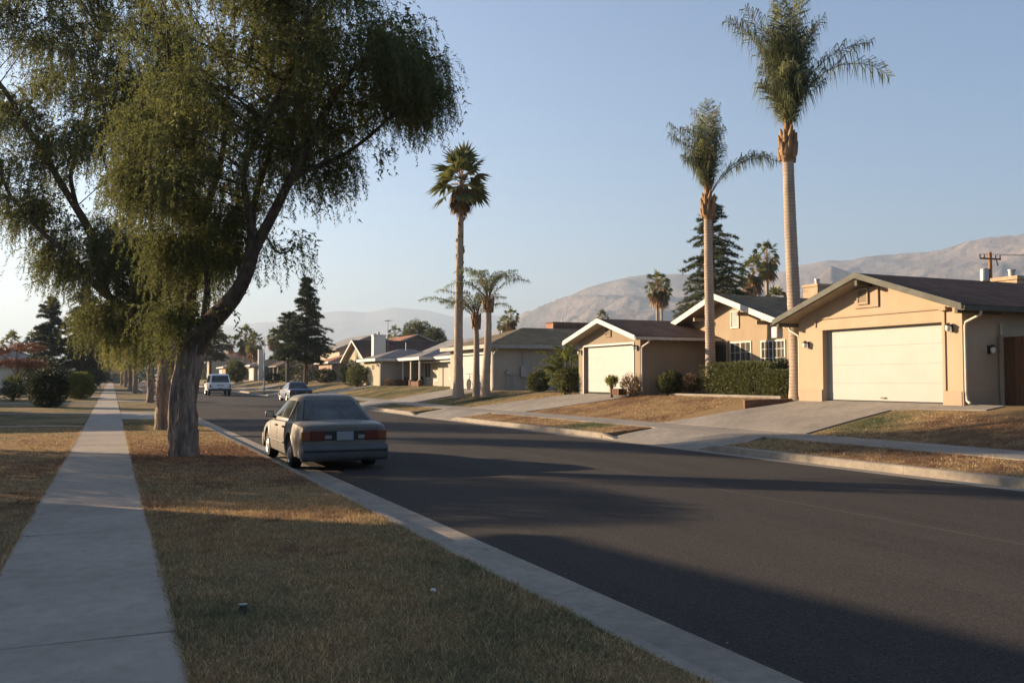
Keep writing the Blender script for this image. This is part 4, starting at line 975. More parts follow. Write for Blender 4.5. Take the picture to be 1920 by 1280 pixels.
pepper_tree('second weeping pepper tree, its long limbs reaching over the sidewalk', (1.55, 30.3, .15), limbsB, [(a_, b_, int(c_ * 1.9)) for a_, b_, c_ in ellB], 20, 17, .66, .96, .040, .11, .027)

# the avenue of smaller pepper trees up the street: one tree, copied
c0 = px(0, 0, 1.0)
limbsC = [([(0, -.2, 0), (.05, 1.2, 0), (.0, 2.0, .05), (.1, 2.6, .05)], .24, .19), ([(.05, 2.3, 0), (-.6, 3.2, .1), (-1.4, 4.2, .1), (-2.2, 5.6, 0)], .12, .03),
          ([(.1, 2.4, 0), (.7, 3.5, -.3), (1.3, 4.8, -.5), (2.0, 6.0, -.6)], .12, .03), ([(.05, 2.4, 0), (.0, 3.8, .7), (.1, 5.2, 1.2), (.2, 6.5, 1.5)], .11, .03), ([(.05, 2.4, 0), (-.1, 4.0, -.8), (-.1, 5.6, -1.3)], .1, .03)]
ellC = [((0, 5.6, 0), (2.6, 1.6, 2.6), 40), ((-1.6, 4.3, 0), (1.5, .8, 1.6), 16), ((1.5, 4.3, 0), (1.3, .8, 1.6), 14), ((0, 4.0, 0), (1.6, .7, 1.8), 14)]
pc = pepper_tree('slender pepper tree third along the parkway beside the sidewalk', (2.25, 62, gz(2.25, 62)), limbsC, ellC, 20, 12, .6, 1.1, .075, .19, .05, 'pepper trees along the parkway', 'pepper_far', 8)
row = [(2.0, 92, .95, 40, 'narrow trunked pepper tree fourth along the parkway'), (1.9, 104, 1.0, 200, 'pepper tree fifth along the parkway in yellow light'), (2.1, 121, 1.05, 100, 'pepper tree sixth along the parkway, far off'), (1.8, 140, 1.0, 310, 'pepper tree seventh along the parkway, far off'),
       (2.0, 158, 1.1, 160, 'pepper tree eighth along the parkway near the street end'), (1.7, 182, 1.1, 20, 'last pepper tree of the parkway row')]
for x, y, s, a, lb in row:
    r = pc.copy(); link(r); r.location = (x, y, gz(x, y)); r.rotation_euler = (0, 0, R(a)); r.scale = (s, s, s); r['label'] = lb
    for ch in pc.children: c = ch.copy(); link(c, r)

# ---- palms
def frond(nb, base, az, el0, el1, L, n=46, lf=.62, w=.030, droop=.9, start=.22, rach=None, rr=.022, hang=1.6):
    k = 16; el = np.radians(el0 + (el1 - el0) * np.linspace(0, 1, k) ** 1.5); ds = L / (k - 1); h = np.array([math.cos(az), math.sin(az), 0])
    P = [np.array(base, float)]
    for e in el[:-1]: P.append(P[-1] + ds * (h * math.cos(e) + np.array([0, 0, math.sin(e)])))
    P = np.array(P)
    if rach is not None: V, F = tube_np(P, np.linspace(rr, .006, k), 5); rach.add(V, F)
    u = np.linspace(start, 1, n); Q = np.stack([np.interp(u * (k - 1), np.arange(k), P[:, i]) for i in range(3)], 1)
    T = unit(np.gradient(Q, axis=0)); lat = unit(np.cross(T, np.array([0, 0, 1.0]) + .001)); up = np.cross(lat, T)
    prof = np.sin(np.pi * np.clip((u - start) / (1.08 - start) * .86 + .14, 0, 1)) ** .7
    for s in (-1, 1):
        m = n; jit = rng.normal(0, .16, (m, 3))
        D0 = unit(lat * s * .9 + T * .55 + up * rng.uniform(-.25, .5, (m, 1)) + jit); l = lf * prof * rng.uniform(.8, 1.15, m)
        D1 = unit(D0 * .45 + np.array([0, 0, -droop * hang]) + jit * .6); mid = Q + D0 * (l * .5)[:, None]; tip = mid + D1 * (l * .55)[:, None]
        sd = unit(np.cross(D0, rng.normal(0, .4, (m, 3)) + up)); ww = (w * rng.uniform(.8, 1.2, m))[:, None] / 2
        V = np.stack([Q - sd * ww * .5, Q + sd * ww * .5, mid - sd * ww, mid + sd * ww, tip], 1).reshape(-1, 3)
        i = np.arange(m)[:, None] * 5; F = np.concatenate([i + [0, 1, 3], i + [0, 3, 2], i + [2, 3, 4]]); nb.add(V, F)

def palm_trunk(root, h, r0, r1, lean=(0, 0), flare=.3, seg=18, n=50, mat='palm_bark', ragged=0.0):
    t = np.linspace(0, 1, n); P = np.stack([lean[0] * t ** 1.4 + .03 * np.sin(t * 5 + h), lean[1] * t ** 1.4 + .03 * np.sin(t * 4 + 2 * h), -.2 + (h + .2) * t], 1)
    r = (r0 + (r1 - r0) * t) * (1 + flare * np.exp(-t * h / .45)); J = 1 + .02 * np.sin(P[:, 2:3] * 55) + rng.normal(0, .008 + ragged, (n, seg))
    V, F = tube_np(P, r, seg, J); nb = NB(4); nb.add(V, F); nb.build('trunk', M[mat], root, smooth=True); return P[-1]

def queen_palm(label, loc, h, r0, r1, lean, fronds, boot=(.9, 1.35), stem=1.0, group=None, lf=.62, n=46):
    root = thing('palm_tree', label, 'palm tree', loc, 0, group); top = palm_trunk(root, h, r0, r1, lean)
    b = NB(4); hb = boot[0]
    V, F = tube_np(np.array([top + [0, 0, z] for z in np.linspace(-.1, hb, 9)]), r1 * np.array([1.0, 1.25, boot[1] * 1.05, boot[1] * 1.1, boot[1], boot[1] * .95, 1.05, .8, .55]), 14, 1 + rng.normal(0, .05, (9, 14))); b.add(V, F)
    for k in range(16):                                             # cut leaf bases clasping the stem
        a = k * 2.4; z = -.05 + hb * .8 * (k / 16); d = np.array([math.cos(a), math.sin(a), 0]); p = top + [0, 0, z] + d * r1 * (1.15 if z < hb * .6 else .8)
        P = np.array([p, p + d * .05 + [0, 0, .22], p + d * .10 + [0, 0, .42]]); V, F = tube_np(P, np.array([.10, .075, .03]), 6); b.add(V, F)
    for k in range(4):
        a = k * 1.6 + .4; d = np.array([math.cos(a), math.sin(a), 0]); p = top + [0, 0, hb * .7]
        P = np.array([p + d * .06, p + d * .10 + [0, 0, stem * .5], p + d * (.16 + .05 * k) + [0, 0, stem * (.8 + .12 * k)]]); V, F = tube_np(P, np.array([.09, .06, .022]), 6); b.add(V, F)
    b.build('crown_shaft', M['boot'], root, smooth=True)
    lfs, ra = NB(3), NB(4); base = top + np.array([0, 0, hb * .75])
    for (a, e0, e1, L) in fronds:
        w = math.atan2(*(RV * math.cos(R(a)) + DV * math.sin(R(a)))[[1, 0]]); frond(lfs, base, w, e0, e1, L, n=n, lf=lf, start=.30 if L > 3 else .2, rach=ra)
    lfs.build('crown', M['palm'], root); tag(ra.build('stalks', M['boot'], root, smooth=True), kind='stuff'); return root

frA = [(3, 76, -48, 5.0), (-10, 80, -5, 4.4), (177, 86, 24, 4.7), (192, 87, 42, 4.6), (164, 87, 36, 4.5), (95, 89, 74, 4.8), (270, 89, 76, 4.9), (300, 88, 66, 4.6), (60, 88, 62, 4.5), (240, 88, 60, 4.4), (120, 88, 58, 4.2), (25, 87, 48, 4.2), (335, 87, 50, 4.1),
       (0, 89, 76, 4.6), (180, 89, 74, 4.6), (90, 88, 68, 3.7), (255, 88, 66, 3.6), (215, 88, 55, 3.5), (310, 88, 55, 3.4), (140, 88, 55, 3.3), (45, 88, 52, 3.2), (180, 88, 50, 3.0), (0, 88, 50, 3.0),
       (15, 88, 35, 2.6), (190, 88, 35, 2.6), (260, 88, 40, 2.4), (80, 88, 40, 2.4), (130, 87, 30, 2.2), (310, 87, 30, 2.2), (345, 86, 10, 2.3), (200, 86, 10, 2.2)]
queen_palm('tallest palm tree, ringed grey trunk beside the tan garage', (20.55, 23.5, 1.1), 7.9, .235, .18, (-.1, .12), frA, (1.0, 1.5), 1.2, None, 1.12, 66)
frB = [(2, 62, -30, 3.7), (-6, 66, -15, 3.2), (175, 82, 34, 3.6), (166, 82, 26, 3.3), (95, 89, 74, 4.1), (270, 89, 76, 4.0), (0, 89, 72, 3.9), (180, 88, 68, 3.8), (75, 88, 66, 3.6), (120, 87, 58, 3.4), (290, 88, 62, 3.5), (200, 86, 45, 3.1), (230, 87, 52, 3.0), (330, 87, 56, 3.0), (250, 86, 40, 2.5), (130, 86, 40, 2.3), (310, 86, 40, 2.3), (150, 85, 25, 2.1), (175, 85, 20, 2.2), (100, 86, 40, 2.5)]
queen_palm('tall palm tree with upright windblown crown standing in front of the hedge', (22.0, 30.15, 1.15), 7.1, .21, .165, (.0, .05), frB, (.95, 1.35), .9, None, .92, 56)
frD = [(k * 47 + 10, 80 - (k % 4) * 9, -10 - (k % 3) * 22, 2.5 + .25 * (k % 3)) for k in range(15)]
queen_palm('thick trunked feather palm beside the house corner with the downspout', (18.0, 44.2, 1.0), 4.3, .235, .17, (.1, -.05), frD, (.7, 1.15), .7, 'three palms in front of the olive roofed house', .55, 40)
frE = [(178, 40, -20, 3.4), (165, 62, -15, 3.0)] + [(k * 51 + 30, 78 - (k % 4) * 10, -15 - (k % 3) * 20, 2.2 + .25 * (k % 3)) for k in range(12)]
queen_palm('slimmer feather palm with one low drooping frond, middle of three palms', (18.15, 45.8, 1.0), 3.5, .20, .14, (-.1, .05), frE, (.7, 1.15), .7, 'three palms in front of the olive roofed house', .55, 40)

def fan_palm_parts(root, top, n=30, pet=1.05, blade=.95, segs=14, skirt=26, skirt_len=1.3, el_lo=-40, drp=.5, roll=1.15, vary=.15):
    lv, pt, dr = NB(3), NB(4), NB(3)
    def fan(nb, base, d, R_, spread, droop):
        h = unit(np.array([[d[0], d[1], 0.0]]))[0] if abs(d[2]) < .98 else np.array([1.0, 0, 0]); lat = unit(np.cross(d, [0, 0, 1.0]) + 1e-6); up_ = np.cross(lat, d); ro = rng.uniform(-roll, roll); lat = lat * math.cos(ro) + up_ * math.sin(ro)
        th = np.radians(np.linspace(-spread, spread, segs)); D = np.outer(np.cos(th), d) + np.outer(np.sin(th), lat) + rng.normal(0, .05, (segs, 3)); D = unit(D)
        P = np.repeat(base[None], segs, 0); l = R_ * (1 - .25 * np.abs(th) / (np.radians(spread) + .01)) * rng.uniform(.85, 1.1, segs)
        nr = np.cross(d, lat); sd = unit(np.cross(D, nr)); w = .085
        mid = P + D * (l * .52)[:, None]; D1 = unit(D + np.array([0, 0, -droop * 1.5])); tip = mid + D1 * (l * .45)[:, None]
        V = np.stack([P, mid - sd * w, mid + sd * w, tip], 1).reshape(-1, 3); i = np.arange(segs)[:, None] * 4
        nb.add(V, np.concatenate([i + [0, 1, 2], i + [1, 3, 2]]))
    for k in range(n):
        a = k * 2.39996 + rng.normal(0, .1); el = R(88 - (88 - el_lo) * (k / n) ** .8 + rng.normal(0, 4)); d = np.array([math.cos(a) * math.cos(el), math.sin(a) * math.cos(el), math.sin(el)])
        p0 = top + np.array([0, 0, .25 - .5 * k / n]); p1 = p0 + d * pet * rng.uniform(1 - vary * 2, 1 + vary); d2 = unit(d + np.array([0, 0, -.5 * drp]))
        V, F = tube_np(np.array([p0, (p0 + p1) / 2 + [0, 0, .03], p1]), np.array([.035, .024, .016]), 5); pt.add(V, F)
        fan(lv, p1, d2, blade * rng.uniform(.85, 1.12), 68, drp)
    for k in range(skirt):
        a = k * 2.39996; d = unit(np.array([math.cos(a) * .42, math.sin(a) * .42, -1 + .5 * (k % 3 == 0)])); p = top + np.array([math.cos(a) * .16, math.sin(a) * .16, -.15 - .55 * skirt_len * (k / skirt)])
        fan(dr, p + d * .2, d, skirt_len * rng.uniform(.55, .9), 42, .5)
    lv.build('crown', M['fan'], root); tag(pt.build('stalks', M['boot'], root, smooth=True), kind='stuff')
    if skirt: dr.build('skirt', M['dry_frond'], root)

def fan_palm(label, loc, h, r0, r1, group=None, lean=(0, 0), **kw):
    root = thing('palm_tree', label, 'palm tree', loc, rng.uniform(0, 6), group); top = palm_trunk(root, h, r0, r1, lean, .35, 12, 40, 'palm_bark', .02)
    fan_palm_parts(root, top, **kw); return root
r = fan_palm('tall fan palm with dead brown skirt, highest of the three palms', (17.0, 45.6, .95), 11.4, .27, .155, 'three palms in front of the olive roofed house', (.1, .1), n=30, pet=.95, blade=1.15, skirt=26, skirt_len=1.35, el_lo=-34, drp=.28, roll=.8, vary=.28)
b = NB(4)                                                       # old leaf bases left on its upper trunk
for k in range(70):
    a = k * 2.4; z = 11.0 - 7 * rng.uniform(0, 1) ** 1.8; d = np.array([math.cos(a), math.sin(a), 0]); p = np.array([.09, .09, z]) + d * .15
    V, F = tube_np(np.array([p, p + d * .05 + [0, 0, .07], p + d * .10 + [0, 0, .17]]), np.array([.055, .045, .012]), 5); b.add(V, F)
tag(b.build('bark_stubs', M['boot'], r, smooth=True), kind='stuff')
# fan palms over the roofs: one built, the rest copies of it, stretched trunks of their own
def at_px(x, D, z): t = (x - 960) / 1700; return (D * (t * .915 + .4035), D * (.915 - t * .4035), z)
fg = 'distant fan palms rising over the roofs'
protoP = {}
def far_palm(label, x, ytop, D, big=1.0, skirt=True, lean=0.0):
    """a fan palm D metres away whose crown top stands at picture height ytop"""
    top = (711 - ytop) * D / 1700 + 1.72; X, Y, _ = at_px(x, D, 0); zg = 1.2; h = top - zg - 1.75 * big
    root = thing('palm_tree', label, 'palm tree', (X, Y, zg), rng.uniform(0, 6), fg)
    tp = palm_trunk(root, h, .20 * big, .15 * big, (lean, 0), .2, 8, 12)
    key = (skirt,)
    if key not in protoP:
        fan_palm_parts(root, np.zeros(3), 34, 1.0, .95, 9, 30 if skirt else 0, 2.3, -48); ks = [c for c in root.children if c.name.split('.')[0] != 'trunk']
        protoP[key] = [c.data for c in ks], [c.name.split('.')[0] for c in ks]
    else:
        for d, nme in zip(*protoP[key]): ks = link(bpy.data.objects.new(nme, d), root)
    for c in root.children:
        if not c.name.startswith('trunk'): c.location = tp; c.scale = (big,) * 3; c.rotation_euler = (0, 0, rng.uniform(0, 6))
far_palm('fan palm with brown skirt above the red chimney', 1233, 508, 112, 1.05); far_palm('shorter fan palm close behind the one above the red chimney', 1241, 520, 118, .9)
far_palm('shorter fan palm with brown skirt touching the cedar', 1413, 479, 112, 1.15); far_palm('highest distant fan palm, between the cedar and the tallest trunk', 1440, 451, 114, 1.2)
far_palm('low fan palm crown peeping over the olive gable roof', 1457, 539, 88, .9, False); far_palm('low palm crown over the brown garage roof', 1130, 582, 150, .8, False)
far_palm('taller of two small fan palms over the olive hip roof', 958, 578, 150, .95); far_palm('shorter of two small fan palms over the olive hip roof', 945, 592, 155, .85)
far_palm('small fan palm beside the round topped trees', 741, 611, 170, .95, False); far_palm('bushy fan palm above the stucco pillar house', 460, 610, 165, 1.3); far_palm('second bushy fan palm above the stucco pillar house', 478, 622, 158, 1.2)
far_palm('thin fan palm close beside the dark pine', 514, 614, 170, 1.0); far_palm('slim far palm above the white pickup', 431, 628, 190, .9)
far_palm('silhouetted palm above the red tree, farther from the conifers', 22, 622, 150, 1.2, False); far_palm('silhouetted palm above the red tree, nearer to the conifers', 64, 622, 150, 1.2, False)

# ---- conifers
def conifer(name, label, loc, h, rmax, mat, shape, n_br=110, droop=.25, tuft=.20, per=26, seed=1, z0=.06, open_=.0, group=None, cat='tree'):
    g = np.random.default_rng(seed); root = thing(name, label, cat, loc, g.uniform(0, 6), group)
    t = np.linspace(0, 1, 20); V, F = tube_np(np.stack([.05 * np.sin(t * 5), 0 * t, -.2 + (h + .1) * t], 1), .022 * h * (1 - t) ** .8 + .015, 10); nb = NB(4); nb.add(V, F)
    lf = NB(3)
    for k in range(n_br):
        u = z0 + (1 - z0) * (k + g.uniform(0, 1)) / n_br; z = h * u; a = g.uniform(0, 6.283); l = rmax * np.interp(u, *shape) * g.uniform(.55, 1.15)
        d = np.array([math.cos(a), math.sin(a), 0]); q = np.linspace(0, 1, 7); P = np.array([[0, 0, z]]) + d * (l * q)[:, None]; P[:, 2] += l * (.18 * np.sin(q * 2.6) - droop * q ** 2 + (.25 * (u > .8)) * q)
        V, F = tube_np(P, np.linspace(.012 * h * (1.05 - u) * .45 + .012, .006, 7), 5); nb.add(V, F)
        m = int(per * (.4 + l / rmax)); s = g.uniform(.18 + open_, 1, m); lat = np.array([-d[1], d[0], 0]); off = g.uniform(-1, 1, m) * .30 * l * (1.15 - s)
        C = np.stack([np.interp(s * 6, np.arange(7), P[:, i]) for i in range(3)], 1) + lat * off[:, None]; C[:, 2] += g.normal(0, .04, m) - np.abs(off) * .15
        C = np.repeat(C, 7, 0) + g.normal(0, tuft * .33, (m * 7, 3)) * np.array([1, 1, .55])
        D = unit(d * .7 + g.normal(0, .6, C.shape) + np.array([0, 0, .05])); leaf_tris(lf, C, D, tuft * g.uniform(.7, 1.5, len(C)), tuft * .30)
    nb.build('trunk', M['bark_far'], root, smooth=True); lf.build('crown', M[mat], root); return root
cedar_shape = ([0, .12, .3, .5, .7, .85, 1], [.75, 1.0, .92, .74, .52, .32, .05])
conifer('cedar_tree', 'tall layered cedar behind the tall palm and white fascia house', at_px(1338, 75, 1.2), 15.6, 4.5, 'cedar', cedar_shape, 230, .14, .20, 44, 3, .12, .05)
pine_shape = ([0, .12, .25, .45, .7, .85, 1], [.5, .95, 1.0, .85, .5, .3, .12])
conifer('pine_tree', 'dark dense pine standing at the kerb above the blue car', at_px(574, 98, 1.4), 11.2, 3.1, 'pine', pine_shape, 230, .05, .21, 40, 5, .17)
conifer('pine_tree', 'lighter green bushy pine touching the dark pine', at_px(541, 104, 1.4), 7.8, 2.2, 'cedar', ([0, .3, .6, 1], [.4, .9, 1, .3]), 110, .05, .21, 34, 6, .3)
conifer('conifer_tree', 'tall dark conifer beside the sidewalk behind the lime bush', (-2.9, 112, .5), 12.0, 2.6, 'pine', ([0, .1, .3, .6, .85, 1], [.7, 1, .95, .8, .45, .1]), 200, .08, .25, 40, 8, .05)
conifer('conifer_tree', 'broad dark conifer, shorter than the one beside the sidewalk', (-6.2, 112, .5), 10.2, 2.4, 'pine', ([0, .1, .3, .6, .85, 1], [.6, .9, 1, .8, .5, .1]), 150, .08, .25, 36, 9, .12)
conifer('conifer_tree', 'dark conifer behind the twin trunks near the street end', (-1.9, 150, .7), 9.0, 2.4, 'pine', ([0, .1, .3, .6, .85, 1], [.7, 1, .95, .8, .45, .1]), 120, .08, .28, 34, 10, .05)
conifer('conifer_tree', 'dark spreading tree above the white pickup', at_px(395, 165, 1.5), 12.0, 3.4, 'pine', ([0, .2, .5, .8, 1], [.3, .9, 1, .7, .2]), 130, .05, .30, 34, 12, .28)

# ---- bushes and broad trees
def bush(label, loc, size, mat, n=4000, leaf=.07, wid=.03, box=False, name='bush', cat='bush', lump=.18, trunk=0.0, group=None, up=.2, seed=0, freq=1.6, fill=.35):
    g = np.random.default_rng(100 + seed); root = thing(name, label, cat, loc, 0, group); a, b_, c = size
    d = unit(g.normal(size=(n, 3)))
    if box: d = d / np.maximum.reduce([np.abs(d[:, 0]), np.abs(d[:, 1]), np.abs(d[:, 2])])[:, None] ** .82
    r = np.where(g.uniform(size=n) < fill, g.uniform(.45, .92, n), g.uniform(.90, 1.03, n))
    r *= np.array([1 + lump * noise.noise(Vector(q) * freq + Vector((seed * 3.1, 0, 0))) + lump * .5 * noise.noise(Vector(q) * freq * 2.6) for q in d])
    P = d * r[:, None] * np.array([a, b_, c]) + np.array([0, 0, c + trunk])
    P[:, 2] = np.maximum(P[:, 2], .03)
    D = unit(d * .8 + g.normal(0, .55, (n, 3)) + np.array([0, 0, up])); k = np.where(r < .85, 1.7, 1.0)
    nb = NB(4); leaf_tris(nb, P, D, leaf * g.uniform(.6, 1.4, n) * k, wid * g.uniform(.7, 1.3, n) * k); nb.build('foliage', M[mat], root)
    st = NB(4)
    for k in range(5):
        q = np.array([math.cos(k * 1.26) * a * .45, math.sin(k * 1.26) * b_ * .45, trunk + c * 1.2]); Pp = spline([[q[0] * .12, q[1] * .12, -.1], [q[0] * .5, q[1] * .5, (trunk + c) * .6], q], 8)
        V, F = tube_np(Pp, np.linspace(.035 + .03 * trunk + .02 * c, .012, 8), 6); st.add(V, F)
    st.build('stem', M['bark_far'], root, smooth=True); return root
bush('large round clipped bush, near black, on the lawn', (-3.1, 54.4, .22), (1.05, 1.05, 1.06), 'bush_dark', 14000, .075, .035, lump=.05, fill=.45, seed=1)
bush('bushy yellow green shrub behind the round black bush', (-2.1, 72.6, .3), (1.05, 1.0, .95), 'bush_lime', 9000, .11, .045, lump=.20, up=.8, seed=2)
bush('pale spiky shrub beneath the red tree', (-5.75, 66, .3), (.5, .5, .8), 'bush', 620, .32, .03, lump=.35, up=1.0, seed=3, fill=.6, name='shrub', cat='shrub')
bush('dark domed tree behind the round black bush', (-6.3, 101, .4), (2.3, 2.3, 1.55), 'bush_dark', 6000, .16, .08, lump=.12, seed=4, trunk=.5, name='tree', cat='tree')
# red tree in two tiers
r = thing('maple_tree', 'small red leaved tree in front of the white house', 'tree', (-6.3, 76, .3)); nb = NB(4)
for pts in ([(0, -.1, 0), (.05, 1.0, 0), (-.3, 1.9, 0), (-1.2, 3.1, .2)], [(.05, 1.0, 0), (.5, 2.0, .1), (1.2, 3.0, 0)], [(.05, 1.2, 0), (.1, 2.4, -.3), (0, 3.7, -.3)]): limb(nb, [loc3(*p) for p in pts], .09, .02, 12, 7, .05)
nb.build('trunk', M['bark_far'], r, smooth=True); nb = NB(4); C = clumps_in([((-1.6, 3.5, 0), (1.2, .35, 1.0)), ((.6, 3.75, 0), (1.2, .35, 1.0)), ((1.1, 2.55, 0), (.9, .30, .8)), ((-.6, 2.65, .2), (.9, .35, .8)), ((-2.2, 2.5, 0), (.8, .3, .8))], 85)
P = np.repeat(C, 26, 0) + rng.normal(0, .16, (len(C) * 26, 3)) * np.array([1, 1, .5]); leaf_tris(nb, P, rdir(len(P)) * np.array([1, 1, .5]), .10, .055); nb.build('crown', M['red_leaf'], r)
# right side gardens
bush('clipped hedge in front of the multi pane windows', (22.0, 28.15, 1.12), (.55, 2.05, .62), 'bush', 14000, .075, .035, True, 'hedge', 'hedge', .10, seed=6)
bush('dark round bush on top of the clipped hedge', (22.5, 26.55, 1.12), (.5, .62, .68), 'bush_dark', 3500, .075, .035, lump=.08, seed=7)
bush('lower hedge joining the tall palm trunk', (21.6, 25.3, 1.12), (.5, .95, .46), 'bush', 6000, .075, .035, True, 'hedge', 'hedge', .2, seed=8)
bush('green shrub against the grey garage side wall', (20.9, 31.35, 1.1), (.5, .5, .46), 'bush', 2600, .10, .04, lump=.25, up=.6, seed=9, name='shrub', cat='shrub')
bush('dry reddish shrub between green shrub and hedge', (21.4, 30.6, 1.1), (.42, .42, .40), 'bush_dry', 1300, .09, .025, lump=.35, up=.6, seed=10, name='shrub', cat='shrub')
bush('dry bare shrub at the garage corner downspout', (19.72, 32.5, 1.08), (.36, .5, .40), 'bush_dry', 900, .10, .022, lump=.45, up=.7, seed=11, name='shrub', cat='shrub')
bush('small tufted plant on a stump by the white garage door', (19.45, 33.6, 1.03), (.2, .24, .18), 'bush_lime', 420, .12, .03, lump=.4, up=.7, trunk=.42, seed=12, name='potted_plant', cat='plant')
r = thing('bamboo_palm', 'tall yellow green feathery clump beside the white garage door', 'bush', (20.3, 39.5, 1.05)); lv, sk = NB(3), NB(4)
for k in range(46):
    a = rng.uniform(0, 6.283); q = rng.uniform(0, 1); b0 = np.array([math.cos(a), math.sin(a), 0]) * rng.uniform(.05, .45); frond(lv, b0 + [0, 0, .1 + 1.5 * q], a + rng.normal(0, .3), 78 - 40 * rng.uniform(0, 1), -40 + 40 * q, rng.uniform(.9, 1.9), 26, .34, .045, .7, .15, sk, .016)
for k in range(12):
    a = k * 2.4; V, F = tube_np(spline([[.2 * math.cos(a), .25 * math.sin(a), -.1], [.35 * math.cos(a), .4 * math.sin(a), 1.0], [.5 * math.cos(a), .6 * math.sin(a), 1.8]], 8), np.linspace(.035, .015, 8), 6); sk.add(V, F)
lv.build('foliage', M['bush_lime'], r); tag(sk.build('canes', M['bush_lime'], r, smooth=True), kind='stuff')
bush('thin leggy shrub below the bamboo like bush', (19.7, 38.4, 1.05), (.45, .5, .6), 'bush', 1300, .13, .035, lump=.45, up=.5, seed=14, name='shrub', cat='shrub')
bush('rounded green bush beside the dark gap and house wall', (20.6, 43.2, 1.05), (.6, .6, .55), 'bush', 2400, .10, .045, lump=.2, seed=15)
bush('dark hedge in the shade behind the bamboo like bush', (21.6, 41.4, 1.05), (.6, .9, .6), 'bush_dark', 2600, .09, .04, True, 'hedge', 'hedge', .15, seed=16)
bush('round clipped hedge against the cream numbered wall', (19.2, 76.3, 1.15), (.9, 1.05, .92), 'bush', 5000, .09, .045, lump=.05, seed=17)
bush('taller leaning clipped bush behind the round hedge', (19.6, 80.2, 1.2), (.95, 1.0, 1.1), 'bush_dark', 5000, .10, .05, lump=.12, seed=18)
bush('low dark bush before the pink house', (21.6, 100.0, 1.35), (1.2, 1.5, .75), 'bush_dark', 3000, .14, .06, lump=.2, seed=19)
bush('square clipped hedge between the pine and pink house', (21.5, 112.5, 1.4), (1.2, 1.9, 1.0), 'bush_dark', 3000, .14, .06, True, 'hedge', 'hedge', .08, seed=20)
for k, (y, s) in enumerate(((71.3, .35), (71.0, .3), (71.4, .42), (71.1, .3), (71.3, .45))):
    bush(('dry tuft beside the downspout of the numbered wall', 'low dry tuft under the grey side wall', 'reddish dry shrub midway along the grey side wall', 'small dry tuft near the porch', 'leafy shrub at the porch corner')[k], (20.5 + k * .72, y, 1.1), (s, s, s * .95), 'bush_dry' if k != 4 else 'bush', 500, .10, .025, lump=.4, up=.7, seed=21 + k, name='shrub', cat='shrub')
bush('yucca like bush beside the white pickup', at_px(444, 120, 1.4), (1.1, 1.1, 1.3), 'bush', 2200, .4, .06, lump=.35, up=.6, seed=30)
bush('low shrub at the carport of the olive roofed house', at_px(534, 120, 1.4), (.8, .8, .8), 'bush', 900, .2, .07, lump=.3, seed=31, name='shrub', cat='shrub')
bush('dark low shrub behind the blue car', at_px(513, 118, 1.4), (1.1, 1.0, .55), 'bush_dark', 900, .2, .07, lump=.25, seed=32, name='shrub', cat='shrub')
bush('large round topped tree behind the orange roof', at_px(782, 165, 1.5), (2.9, 2.9, 3.6), 'bush', 9000, .26, .13, lump=.22, trunk=3.6, seed=33, name='tree', cat='tree', freq=2.2)
bush('smaller round topped tree beside the larger one', at_px(814, 162, 1.5), (2.2, 2.2, 3.0), 'bush', 7000, .26, .13, lump=.22, trunk=3.4, seed=34, name='tree', cat='tree', freq=2.2)
bush('broad dark tree low behind the fan palm trunk', at_px(838, 158, 1.5), (3.6, 3.0, 2.5), 'bush_dark', 7000, .26, .13, lump=.25, trunk=2.0, seed=35, name='tree', cat='tree', freq=2.2)
# trees of the near-side yards, beyond the left edge of the picture; they shade the sidewalk and the road
bush('dense rounded evergreen in the first front yard', (-9.0, 25.5, .2), (3.1, 3.1, 2.5), 'bush_dark', 26000, .12, .065, lump=.16, seed=40, trunk=.2, name='tree', cat='tree')
bush('broad evergreen further along the front yards', (-9.5, 49.0, .2), (3.8, 3.8, 3.6), 'bush_dark', 26000, .13, .07, lump=.18, seed=41, trunk=.6, name='tree', cat='tree')
near_house('low house with hip roof beside the near sidewalk', 2.0, 19.4, 'white_wall', 'shingle_grey', -7.2, 12, 3.6, s=.50)
near_house('house with hip roof second along the near sidewalk', 38.5, 51, 'beige', 'shingle_brown', -7.5, 9.5, 2.6, s=.34)
near_house('house with hip roof third along the near sidewalk', 62, 75, 'cream', 'shingle_olive', -10.5, 9.5, 2.6, s=.34)
near_house('white walled house behind the red tree and dark car', 116, 129, 'white_wall', 'shingle_grey', -5.2, 11, 2.9, s=.33)
near_house('grey walled house behind the spiky shrub', 88, 98, 'white_wall', 'shingle_grey', -12.0, 9, 2.5, s=.27)
near_house('grey house closing the far end of the street', 300, 322, 'grey_wall', 'shingle_grey', 4.0, 14, 3.0, s=.3)
# far treeline: reads as one mass
nb = NB(4)
for k in range(420):
    a = rng.uniform(-36, 34); D = rng.uniform(260, 520); t = math.tan(R(a)); X, Y = D * (t * .915 + .4035), D * (.915 - t * .4035); hh = rng.uniform(3.5, 8.5) * (.7 if a > -8 else 1.0); w = rng.uniform(3, 7)
    q = rdir(80) * rng.uniform(.6, 1, (80, 1)); P = q * np.array([w, w, hh * .55]) + np.array([X, Y, 1.5 + hh * .5]); leaf_tris(nb, P, rdir(80), 1.6, 1.0)
tag(nb.build('treeline', M['treeline']), kind='stuff')
